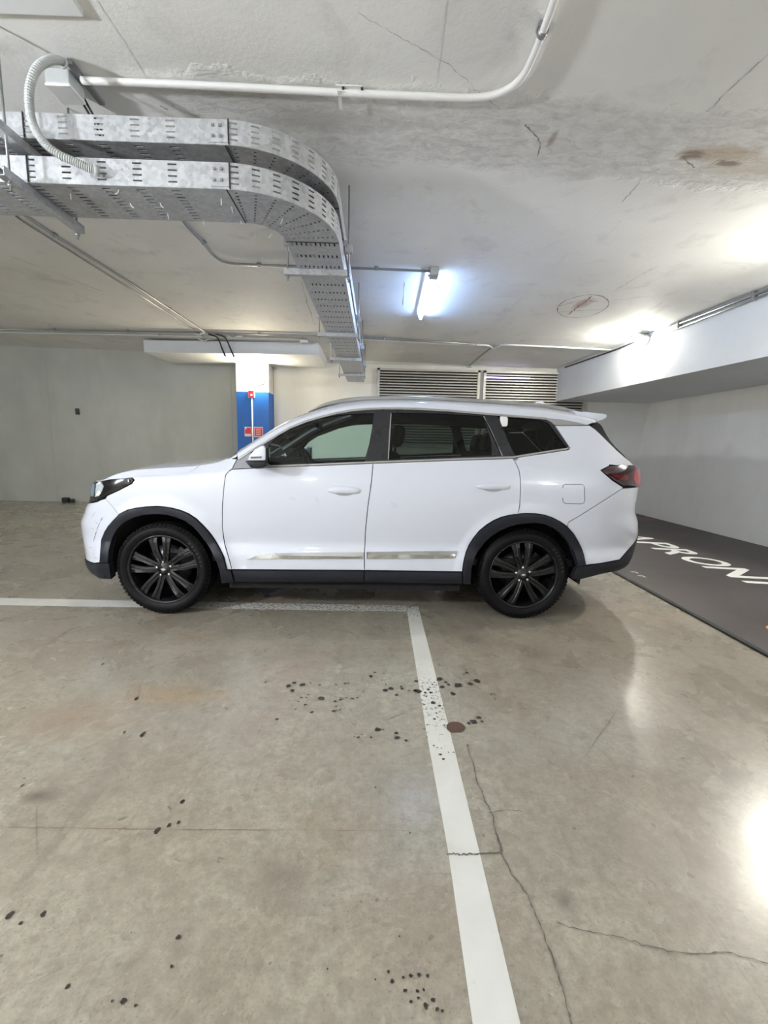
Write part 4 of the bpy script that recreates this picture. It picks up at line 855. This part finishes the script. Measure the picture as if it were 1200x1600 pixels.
def handle(x0, x1, yt, yb, par):
    c = invL([((x0+x1)/2, (yt+yb)/2)])[0]; P = Lsurf(c[0], c[1]); ln = (x1-x0)/213*.5
    vs, fs = [], []; n, m_ = 28, 12
    for i in range(n+1):
        t = -1+2*i/n; e = max(0, 1-abs(t)**2.6); hx = P[0]+ln*t
        for k in range(m_): a = 2*PI*k/m_; vs.append((hx, P[1]-.010*e**.5-.016*e**.6*math.cos(a), P[2]+.002+.026*e**.6*math.sin(a)+.004*(1-t*t)))
    for i in range(n):
        for k in range(m_): fs.append((i*m_+k, i*m_+(k+1) % m_, (i+1)*m_+(k+1) % m_, (i+1)*m_+k))
    put('door_handle', [(vs, [f[::-1] for f in fs])], M_PAINT, par)
    vs, fs = [], []
    for k in range(20): a = 2*PI*k/20; xx, zz = P[0]+ln*.62*math.cos(a), P[2]-.003+.033*math.sin(a); vs.append((xx, Y0+float(W0(xx, zz))-.0012, zz))
    put('handle_shade', [(vs, [tuple(range(20))])], mat('handle_shade_grey', (164, 166, 175), .4, coat=.5), par)  # shade around the handle, painted as a flat grey ellipse on the door
handle(511.5, 563.5, 759, 775, fd); handle(743, 797, 753.5, 768, rd)
# --- quarter, rear bumper, lamps
SEAM_R = [(973, 763), (940, 784.5), (904, 807), (888, 816)]
DP = [(923, 665), (930, 671), (937, 677.5), (943, 683.5), (953, 693.5), (963, 703.5), (974, 713), (983, 720.5)]
qt_L = L_(belt(801, 952)+[(951.7, 728.4), (938.3, 734.6), (957, 750.8), (973, 761)]+SEAM_R+[(886.4, 822.5), (875, 815)]+rev(RA_O[10:15])+rev(DOOR_Q[1:]), flush=True)
QB = [(801, 716.3), (812, 714), (845, 709.2), (888.5, 702.6), (890.5, 699.5), (880, 684), (867.5, 665.3), (893, 665), (921, 665)]
_q0 = float(invS([(952, 725.7)])[0, 0]); _q1 = float(invS([(801.5, 716)])[0, 0])
qt_S = S_(QB+DP[1:]+[('p', XT-.008, .2), ('p', XT-.004, 0.0)]+[('p', float(a), 0.0) for a in np.linspace(XT-.06, _q0+.02, 4)]+[('p', float(a), 0.0) for a in beltX(801, 952)[::-1]])
put('rear_quarter_panel', [qt_L, qt_S], M_PAINT, weld=.004)
put('rear_bumper', [L_(SEAM_R+[(886.7, 823.5), (896, 834), (903, 846), (908, 856), (911.7, 866.7), (915, 882.8), (940, 879.8), (968, 874.5), (983, 857), ('wr', .30, .60), ('wr', .5, .62), ('cr', .62), ('cr', .82), ('wr', .5, .82), ('wr', .50, .985), (990, 761.5)])], M_PAINT, join=True, weld=.0015)
put('rear_skirt', [L_([(915, 883.6), (940, 880.4), (968, 875.2), (983, 857.8), ('wr', .30, .595), ('wr', .5, .612), ('cr', .612), ('cr', .27), ('wr', .5, .27), ('wr', .32, .30), (976, 886.5), (963, 892), (935, 897.5), (903, 906), (893, 904.5), (898, 890), (904, 885)], off=.004, depth=.04)], M_BLACKP, join=True, weld=.001)
tl_ = put('tail_light', [L_([(938.8, 735), (951.9, 728.6), (970, 727), (986, 726.4), ('wr', .42, ZT-.002), ('wr', .66, ZT-.03), ('wr', .66, 1.0), ('wr', .40, .995), (990, 759.8), (973, 759.8), (957, 749.8)], off=.004, bulge=.010)], M_TAILD)
put('brake_lens', [L_([(989, 735), ('wr', .40, 1.115), ('wr', .6, 1.10), ('wr', .6, 1.01), ('wr', .40, 1.0), (990, 757), (986.5, 748)], off=.0155, depth=.003, shrink=0, step=.015)], M_TAIL, tl_, label='bright red outer lens of the tail light')
put('brake_lens', [L_([(950, 741), (976, 743.5), (981, 746), (976, 751.5), (964, 750)], off=.0152, depth=.003, shrink=0, step=.015)], mat('dim_red_lens', (96, 8, 22), .12, 0, 1.0, .1, 8), tl_, label='dim red inner bar of the tail light')
put('tailgate', [L_([('wr', .67, ZT-.004), ('cr', ZT-.004), ('cr', .83), ('wr', .5, .83), ('wr', .5, .985), ('wr', .67, .99)])], M_PAINT, join=True, weld=.0015)
FL = lambda e: [(879.3-e, 761), (880.2-e*.7, 758.2-e*.7), (883.5, 756.8-e), (908, 756.8-e), (912, 758.3-e*.7), (913.3+e, 762), (913.6+e, 781), (912.4+e*.7, 785.6+e*.7), (908, 787.2+e), (884, 786.6+e), (880.5-e*.7, 785+e*.7), (879.3-e, 781)]
put('fuel_flap', [L_([FL(.6), FL(-.5)], off=.0006, depth=0, shrink=0)], mat('panel_gap_grey', (96, 98, 104), .6), label='thin square outline of the fuel flap')
# --- roof, pillars, windows
AP = [('p', XA0-.03, .42), ('p', XA0-.06, qw(XA0))]
roof_pts = [(371.5, 716.4)]+CT[1:]+[(880, 656), (903, 660.2), (918, 663.8), ('p', XRR, .42), ('p', XRR+.02, 1), ('p', XW1+.03, 1), ('p', XW1, qw(XW1)+.01)]+[('p', float(a), qw(float(a))-.03) for a in np.linspace(XW1-.12, XA0-.02, 14)]
put('roof', [S_(roof_pts, depth=.02, shrink=.001)], M_PAINT, join=True, weld=.0015)
ws = [('p', float(a), qw(float(a))-.028) for a in np.linspace(XA0-.02, XW1-.12, 14)]+[('p', XW1, qw(XW1)+.012), ('p', XW1+.03, 1), ('p', XWB+.01, 1), ('p', XWB+.01, .60)]
put('windscreen', [S_(ws, off=-.004, depth=0)], M_GLASSF, join=True, weld=.001)
bl_pts = [('p', XRR+.006, .42)]+DP+[('p', XT-.006, .3), ('p', XT-.004, 1), ('p', XRR+.025, 1)]
put('rear_window', [S_(bl_pts, off=-.002, depth=.004)], M_BLACKG, join=True, weld=.001)
put('window_surround', [S_(CT+rev(below(CT, 3.1)), off=.006, depth=.014, shrink=0, bulge=.003)], M_SILVER)
put('pillar_trim', [S_([(848, 652.8), (853, 653.4), (880, 656.5), (903, 660.7), (919, 664.4), (893, 664.6), (867, 664.8), (860, 659.2)], off=.002, depth=.01, shrink=.001)], M_SILVER, label='brushed silver wedge behind the last side window')
CT2 = below(CT, 2.8)
FG = [(416.5, 728.5), (416, 699.5), (427, 688), (438, 679.2), (452, 670.5), (470.7, 661.7), (487, 656), (503, 652.6), (525, 649.3), (545, 647.2), (565, 646.2), (584, 645.8), (581.5, 668), (576.5, 695), (569, 722), (500, 725.3)]
RG = [(611.5, 645), (652, 645.2), (700, 646.8), (754.5, 650.3), (764, 668), (774, 690), (783, 711), (700, 714.6), (607.5, 718.2), (608.8, 690)]
QG = [(777, 650), (803, 652), (830, 654.6), (845, 657), (857, 662), (863, 668.8), (874, 684.3), (885.6, 699.5), (845, 705.6), (805, 712.3), (797, 697), (788, 675)]
fr = S_([[(391.5, 707)]+CT2[2:]+[(860, 659.4), (866.5, 667.5), (878, 684), (888.5, 700), (886, 702), (845, 708), (801, 715), (700, 718.6), (583, 723), (500, 726.4), (417, 729.6), (396, 730.6)], FG, RG, QG], off=.001, depth=.016, shrink=.0)
put('window_frame', [fr], M_PILLAR)
put('front_side_window', [S_(FG, off=-.006, depth=0, shrink=-.004)], M_GLASSF); put('rear_side_window', [S_(RG, off=-.006, depth=0, shrink=-.004)], M_GLASSR); put('quarter_window', [S_(QG, off=-.006, depth=0, shrink=-.004)], M_GLASSR)
put('window_sash', [S_([(757, 655.5), (782.5, 711), (769, 711.7), (768, 690)], off=-.004, depth=.01, shrink=0)], M_PILLAR)
put('belt_trim', [S_([(416, 730.2), (500, 727), (583, 723.7), (700, 719.4), (801, 716), (845, 708.8), (886.5, 702.4), (889.5, 700), (888, 699.3), (885, 700.2), (845, 706.2), (801, 713.2), (700, 716.7), (583, 721), (500, 724.4), (416, 727.6)], off=.004, depth=.012, shrink=0, bulge=.003)], M_SILVER)
for pl in ([(610.5, 646), (611.7, 646), (607.3, 718), (606, 718)], [(755, 650.5), (756.5, 650.5), (785.5, 712), (784, 712.5)]): put('window_seal', [S_(pl, off=.0025, depth=.003, shrink=0)], M_SILVER)
put('sail_panel', [S_([(363.6, 732.6), (366.5, 726), (370.6, 719), (374, 717), (390, 707), (402, 708), (402, 730.8), (390, 731.5)], off=.0, depth=.012, shrink=.001)], mat('grey_sail_trim', (148, 150, 156), .45))
put('window_sticker', [S_([(782, 650.5), (792, 651), (793.5, 654), (793, 664), (791, 666.3), (785, 666.3), (783, 663), (781, 654)], off=.0005, depth=.003, shrink=0)], mat('white_sticker', (232, 234, 234), .5), sides='near', label='white rectangular tag stuck inside the quarter window')
# roof rails, fin, spoiler
rl = [(482, 643.5), (490, 640), (508, 632.6), (538, 625.6), (573, 622.4), (625, 621.6), (680, 622.9), (735, 625.6), (790, 629), (845, 633.5), (872, 637.6), (890, 641), (903, 644.3)]
RP = [ony(x, y, Y0+.30) for x, y in rl]; RP = bez(RP, 4)
bm = bmesh.new(); bm_tube(bm, RP, [.004+.010*min(1, i/8, (len(RP)-1-i)/8) for i in range(len(RP))], 8); bmesh.ops.recalc_face_normals(bm, faces=bm.faces)
me = bpy.data.meshes.new('r'); bm.to_mesh(me); bm.free(); put('roof_rail', [([v.co[:] for v in me.vertices], [tuple(p.vertices) for p in me.polygons])], M_SILVER)
sp = [(896, 641.5), (905, 643), (925, 644.6), (945, 647), (947.8, 649.5), (947, 653), (935, 658.2), (921, 664), (910, 660)]
SPp = [ony(x, y, Y0+.235) for x, y in sp]; vs, fs = [], []; n = len(sp); cols_ = [(0.0, .0, 1.0), (.03, .0, 1.0), (.3, .03, 1.0), (2*Bh-.77, .03, 1.0), (2*Bh-.50, 0, 1.0), (2*Bh-.47, 0, 1.0)]
for (dy, dx, _) in cols_:
    for p in SPp: vs.append((p[0]+dx, p[1]+dy, p[2]+dx*.3))
for i in range(len(cols_)-1):
    for k in range(n): fs.append((i*n+k, i*n+(k+1) % n, (i+1)*n+(k+1) % n, (i+1)*n+k))
fs += [tuple(range(n)), tuple(range((len(cols_)-1)*n, len(cols_)*n))[::-1]]
bm = bmesh.new(); me = bpy.data.meshes.new('s'); me.from_pydata([tuple(map(float, v)) for v in vs], [], fs); bm.from_mesh(me); bmesh.ops.recalc_face_normals(bm, faces=bm.faces); shade(from_bm('roof_spoiler', bm, M_PAINT, car), 25)
fp = [ony(x, y, Y0+Bh) for x, y in ((832, 634), (836, 628.5), (846, 627.5), (853, 634))]
quad_prism('antenna_fin', [(p[0], p[1]-.025, p[2]) for p in fp], (0, .05, 0), M_PAINT, car)
# --- mirrors
def mirror_part(name, px, y0, y1, m, cut=0.0, parent=None, bev=.012):
    A = [ony(x, y, Y0+y0) for x, y in px]; mx = max(p[0] for p in A); n = len(A); cx = sum(p[0] for p in A)/n; cz_ = sum(p[2] for p in A)/n
    Bk = [(p[0]-cut*max(0, (p[0]-cx)/(mx-cx)), Y0+y1, p[2]) for p in A]; vs = [tuple(p) for p in A]+Bk
    fs = [tuple(range(n)), tuple(range(n, 2*n))[::-1]]+[(i, n+i, n+(i+1) % n, (i+1) % n) for i in range(n)]
    bm = bmesh.new(); me = bpy.data.meshes.new('m'); me.from_pydata([tuple(map(float, v)) for v in vs], [], fs); bm.from_mesh(me); bmesh.ops.recalc_face_normals(bm, faces=bm.faces)
    if bev: bmesh.ops.bevel(bm, geom=list(bm.edges), offset=bev, segments=2, affect='EDGES', profile=.6)
    me = bpy.data.meshes.new('m2'); bm.to_mesh(me); bm.free(); return put(name, [([v.co[:] for v in me.vertices], [tuple(p.vertices) for p in me.polygons])], m, parent)
sm = mirror_part('side_mirror', [(386, 719.8), (389.5, 711.5), (398, 702), (406.5, 696.8), (412.5, 695.8), (415, 699), (415, 719.8)], -.17, -.045, M_PAINT, .03)
mirror_part('mirror_base', [(381.5, 720.2), (415.3, 720), (416, 729), (411, 732), (400, 732.6), (391, 730.8)], -.15, .04, M_BLACKP, .02, sm)
mirror_part('mirror_glass', [(415.2, 699), (417.5, 700.5), (418, 728), (415.5, 729)], -.13, -.05, M_BLACKG, .0, sm, .002)
mirror_part('turn_signal', [(391, 713.6), (409, 713), (408.5, 716), (391.5, 716.6)], -.174, -.15, mat('smoked_signal_lens', (96, 98, 106), .2, coat=.6, var=.5, scale=60), 0, sm, .002)
# --- wheels
def make_wheel(xc, near, proto=None):
    yo = Y0+.030; c = (xc, yo, WR); yb = .225
    base = bpy.data.objects.new('wheel', None)
    rim = lathe('wheel', [(.232, .035), (.250, .012), (.256, .004), (.250, -.002), (.243, .004), (.236, .022), (.228, .05), (.218, .11), (.212, .2), (.225, .215)], c, M_RIM, car)
    lathe('tyre', [(.250, .006), (.262, -.004), (.285, -.012), (.300, -.012), (.312, -.004), (.326, .010), (.337, .028), (.3398, .038), (.3412, .05), (.3416, .112), (.3412, .174), (.3398, .19), (.334, .205), (.31, .22), (.28, .222), (.25, .21)], c, M_TYRE, rim, 72)
    V, Fc = [], []                                                # tread blocks round both shoulders
    for k in range(72):
        for (v0, v1, sh) in ((.012, .050, 0), (.060, .105, .5), (.118, .164, 0), (.174, .212, .5)):
            a0, a1 = (k+sh*.5)*2*PI/72, (k+sh*.5+.66)*2*PI/72; o = len(V); 
            for a in (a0, a1):
                for (v, r0) in ((v0, .336 if v0 < .02 else .3414), (v1, .336 if v1 > .2 else .3414)):
                    for dr in (-.006, .0012): V.append((c[0]+(r0+dr)*math.cos(a), c[1]+v, c[2]+(r0+dr)*math.sin(a)))
            Fc += [(o+1, o+3, o+7, o+5), (o, o+1, o+5, o+4), (o+2, o+6, o+7, o+3), (o, o+2, o+3, o+1), (o+4, o+5, o+7, o+6)]
    for k in range(60):                                           # shoulder lugs that show on the sidewall
        a0, a1 = k*2*PI/60, (k+.58)*2*PI/60; o = len(V)
        for a in (a0, a1):
            for (r0, v) in ((.309, -.0095), (.327, .0065), (.339, .024), (.311, .004), (.334, .03)): V.append((c[0]+r0*math.cos(a), c[1]+v, c[2]+r0*math.sin(a)))
        Fc += [(o, o+1, o+6, o+5), (o+1, o+2, o+7, o+6), (o, o+3, o+4, o+2, o+1), (o+5, o+6, o+7, o+9, o+8), (o, o+5, o+8, o+3)]
    stuff(from_data('tread_block', V, Fc, M_TYRE, rim))
    for a in np.linspace(.1, .75, 7):                             # raised sidewall lettering blocks
        for da in (0.0,):
            t = a+da; V2 = [(c[0]+rr*math.cos(t+s), c[1]-.0128, c[2]+rr*math.sin(t+s)) for rr, s in ((.276, 0), (.290, 0), (.290, .05), (.276, .05))]; from_data('sidewall_letter', V2, [(0, 1, 2, 3)], mat('raised_rubber', (34, 34, 36), .45), rim)
    # five pairs of grooved spokes
    st = [(.045, .021, .016), (.09, .022, .010), (.15, .024, .007), (.205, .029, .008), (.238, .036, .016)]
    for k in range(5):
        for sd in (-1, 1):
            a0 = PI/2+.09+k*2*PI/5; vs, fs = [], []
            for (r, hw, v) in st:
                a = a0+sd*(.34-.09*(r-.045)/.19)*(.9 if r < .1 else .72+.28*(.1/r)); ca, sa = math.cos(a), math.sin(a); tx, tz = -sa, ca
                for (w_, dv) in ((-hw, .022), (-hw*.9, .003), (-hw*.22, 0), (0, .0045), (hw*.22, 0), (hw*.9, .003), (hw, .022)): vs.append((c[0]+r*ca+tx*w_, c[1]+v+dv, c[2]+r*sa+tz*w_))
            for i in range(len(st)-1):
                for q in range(6): fs.append((i*7+q, i*7+q+1, (i+1)*7+q+1, (i+1)*7+q))
            bm = bmesh.new(); me = bpy.data.meshes.new('s'); me.from_pydata(vs, [], fs); bm.from_mesh(me); bpy.data.meshes.remove(me); bmesh.ops.recalc_face_normals(bm, faces=bm.faces)
            if sum(f.normal.y for f in bm.faces) > 0: bmesh.ops.reverse_faces(bm, faces=bm.faces)
            from_bm('spoke', bm, M_RIM, rim)
    lathe('wheel_hub', [(0.0, .012), (.03, .012), (.034, .018), (.062, .020), (.068, .03), (.07, .07)], c, M_RIM, rim, 32); lathe('hub_cap', [(0, .006), (.024, .007), (.029, .010), (.030, .016)], c, M_BLACKG, rim, 28)
    V = [(c[0]+.016*math.cos(a), c[1]+.0045, c[2]+.008*math.sin(a)) for a in np.linspace(0, 2*PI, 16, endpoint=False)]; from_data('badge', V, [tuple(range(16))], M_CHROME, rim)
    for k in range(5):
        a = PI/2+.09+k*2*PI/5; lathe('lug_nut', [(0, .010), (.008, .010), (.010, .014), (.010, .024)], (c[0]+.052*math.cos(a), c[1], c[2]+.052*math.sin(a)), M_CHROME, rim, 8)
    lathe('brake_disc', [(.07, .095), (.165, .095), (.165, .115), (.07, .115)], c, M_DISC, rim, 40)
    vs = []; 
    for a in np.linspace(.15, 1.0, 8): vs += [(c[0]+.11*math.cos(a), c[1]+.075, c[2]+.11*math.sin(a)), (c[0]+.185*math.cos(a), c[1]+.075, c[2]+.185*math.sin(a))]
    n2 = len(vs); vs += [(x, y+.07, z) for x, y, z in vs]; fs = []
    for i in range(0, n2-2, 2): fs += [(i, i+1, i+3, i+2), (i+1, n2+i+1, n2+i+3, i+3), (i, i+2, n2+i+2, n2+i)]
    from_data('brake_caliper', vs, fs, M_DISC, rim)
    lathe('wheel_barrel', [(.226, .06), (.215, .2), (.02, .205)], c, mat('inner_barrel', (34, 34, 37), .4, .4), rim, 40)
    return rim
rim0 = make_wheel(XF, True)
def copy_wheel(src, dx, mirror):
    o = src.copy(); COL.objects.link(o)
    T = Matrix.Translation((dx, 0, 0))
    if mirror: T = Matrix.Translation((dx, 2*(Y0+Bh), 0)) @ Matrix.Rotation(PI, 4, 'Z') @ Matrix.Translation((-2*XF, 0, 0)) if False else Matrix.Translation((dx+XF, Y0+Bh, 0)) @ Matrix.Rotation(PI, 4, 'Z') @ Matrix.Translation((-XF, -(Y0+Bh), 0))
    o.matrix_parent_inverse = car_inv @ T; return o
car_inv = Matrix.Translation(-Vector(car.location))
kids = [k for k in bpy.data.objects if k.parent == rim0]
for dx, mir in ((XB-XF, False), (0, True), (XB-XF, True)):
    w2 = copy_wheel(rim0, dx, mir)
    for k in kids: q = k.copy(); COL.objects.link(q); q.parent = w2; q.matrix_parent_inverse = k.matrix_parent_inverse.copy()
# --- wheel wells, underbody, body shell behind the gaps
for xc in (XF, XB):
    for far in (0, 1):
        vs, fs = [], []; ar = np.linspace(-.16, PI+.16, 28)
        for v in (.03, .46):
            for a in ar: vs.append((xc+.425*math.cos(a), Y0+(v if not far else 2*Bh-v), WR+.425*math.sin(a)))
        n = len(ar); fs = [(i, i+1, n+i+1, n+i) for i in range(n-1)]+[tuple(range(n, 2*n))]
        from_data('wheel_well', vs, fs, M_VOID, car, True)
box('underbody', ((XF+XB)/2, Y0+Bh, .28), (XB-XF-.92, 2*Bh-.16, .16), M_VOID, car); box('underbody_front', (XF-.02, Y0+Bh, .30), (1.0, 2*Bh-1.0, .2), M_VOID, car); box('underbody_rear', (XB+.1, Y0+Bh, .31), (1.3, 2*Bh-1.0, .18), M_VOID, car)
sh = L_([('cf', .26), ('wf', .40, .26), (172, 895)]+FA_I[:-1]+[(348, 906), (450, 906), (600, 907), (735, 907)]+RA_I[1:-1]+[(902, 880), (905, 895), ('wr', .4, .33), ('cr', .33), ('cr', ZT-.02), ('wr', .45, ZT-.02)]+rev([(x, y+4) for x, y in belt(250, 938)])+[(212, 752), ('wf', .42, ZN-.03), ('cf', ZN-.03)], off=-.022, depth=0, shrink=0, step=.06)
put('body_shell', [sh], M_INT, join=True, sm=False)
put('roof_lining', [S_([(400, 703), (430, 684), (452, 671.5), (503, 653.5), (550, 643.5), (597, 640.5), (700, 643.5), (803, 652), (853, 656), ('p', XRR-.05, .45), ('p', XRR-.05, 1), ('p', XW1+.05, 1), ('p', XW1+.02, qw(XW1))]+[('p', float(a), qw(float(a))-.05) for a in np.linspace(XW1-.12, XA0+.06, 10)], off=-.035, depth=0, shrink=0, step=.05)], M_INT2, join=True, sm=False)
# --- cabin
cabY = Y0+Bh
box('cabin_floor', ((XF+XB)/2+.2, cabY, .42), (3.0, 2*Bh-.2, .05), M_INT, car)
dash = [(XF+.50, 1.09), (XF+.62, 1.135), (XF+.80, 1.13), (XF+.90, 1.08), (XF+.90, .8), (XF+.5, .7)]
quad_prism('dashboard', [(x, Y0+.13, z) for x, z in dash], (0, 2*Bh-.26, 0), M_INT, car)
def seat(xb, yc, wd, zt, nm, hr=(0,)):
    b = box(nm, (xb-.22, yc, .62), (.50, wd, .18), M_INT, car, bev=.05)
    bk = box('backrest', (xb+.10, yc, .93), (.15, wd*.94, .62), M_INT, b, Matrix.Rotation(math.radians(16), 3, 'Y'), .05)
    for dy in hr: box('headrest', (xb+.225, yc+dy, zt-.09), (.10, .24, .17), M_INT, b, Matrix.Rotation(math.radians(10), 3, 'Y'), .04); box('headrest_post', (xb+.21, yc+dy, zt-.2), (.015, .14, .12), M_DARKM, b)
for b in (box,): pass
seat(-.06, Y0+.45, .52, 1.43, 'front_seat'); seat(-.06, Y0+2*Bh-.45, .52, 1.43, 'front_seat')
seat(.78, cabY, 1.3, 1.40, 'rear_seat', (-.42, 0, .42)); seat(1.52, cabY, 1.1, 1.36, 'third_row_seat', (-.3, .3))
sw = empty('x', (0, 0, 0), 'x', 'x'); bpy.data.objects.remove(sw)
bm = bmesh.new(); ringp = []
swc, tilt = Vector((XF+1.02, Y0+.45, 1.06)), math.radians(25)
pts = [swc+Vector((-.18*math.cos(a)*math.sin(tilt), .18*math.sin(a), .18*math.cos(a)*math.cos(tilt))) for a in np.linspace(0, 2*PI, 33)]
bm_tube(bm, pts, .014, 8, False); bm_tube(bm, [swc+Vector((0, -.17, 0)), swc, swc+Vector((0, .17, 0))], .014, 8); bm_tube(bm, [swc, swc+Vector((-.2, 0, -.08))], .03, 8); from_bm('steering_wheel', bm, M_INT, car, True)
p = onx(452, 687, 0) if False else None
box('interior_mirror', (XF+1.02, cabY-.06, 1.44), (.04, .22, .065), M_INT, car, bev=.01); box('sensor_pod', (XF+.95, cabY-.02, 1.47), (.1, .12, .06), M_INT, car, bev=.01)
# scuffs on the front bumper
bs = [([(161, 807), (156, 817), (152, 826), (149.5, 835), (147, 843), (146.5, 846)], .006), ([(148, 814), (152, 818), (155, 817)], .004), ([(143, 825), (147, 827)], .004), ([(149, 800), (144, 808)], .003), ([(144, 855), (139, 856)], .004), ([(150, 856), (147, 857)], .004), ([(146, 871), (152, 872)], .003)]
V, Fc = [], []
for px, wd in bs:
    pp = invL(dens(px, 2)); P, nn = PL.normal(pp[:, 0], pp[:, 1]); nn = nn*np.where(nn[:, 1] > 0, -1, 1)[:, None]; P = P+nn*.0012
    for i in range(len(P)-1):
        if random.random() < .25: continue
        d = P[i+1]-P[i]; s_ = np.cross(d, nn[i]); s_ = s_/(np.linalg.norm(s_)+1e-9)*wd*random.uniform(.2, .6); o = len(V); V += [P[i]-s_, P[i]+s_, P[i+1]+s_, P[i+1]-s_]; Fc.append((o, o+1, o+2, o+3))
stuff(from_data('scuff_mark', V, Fc, mat('scuff_grey', (120, 122, 128), .6), car))
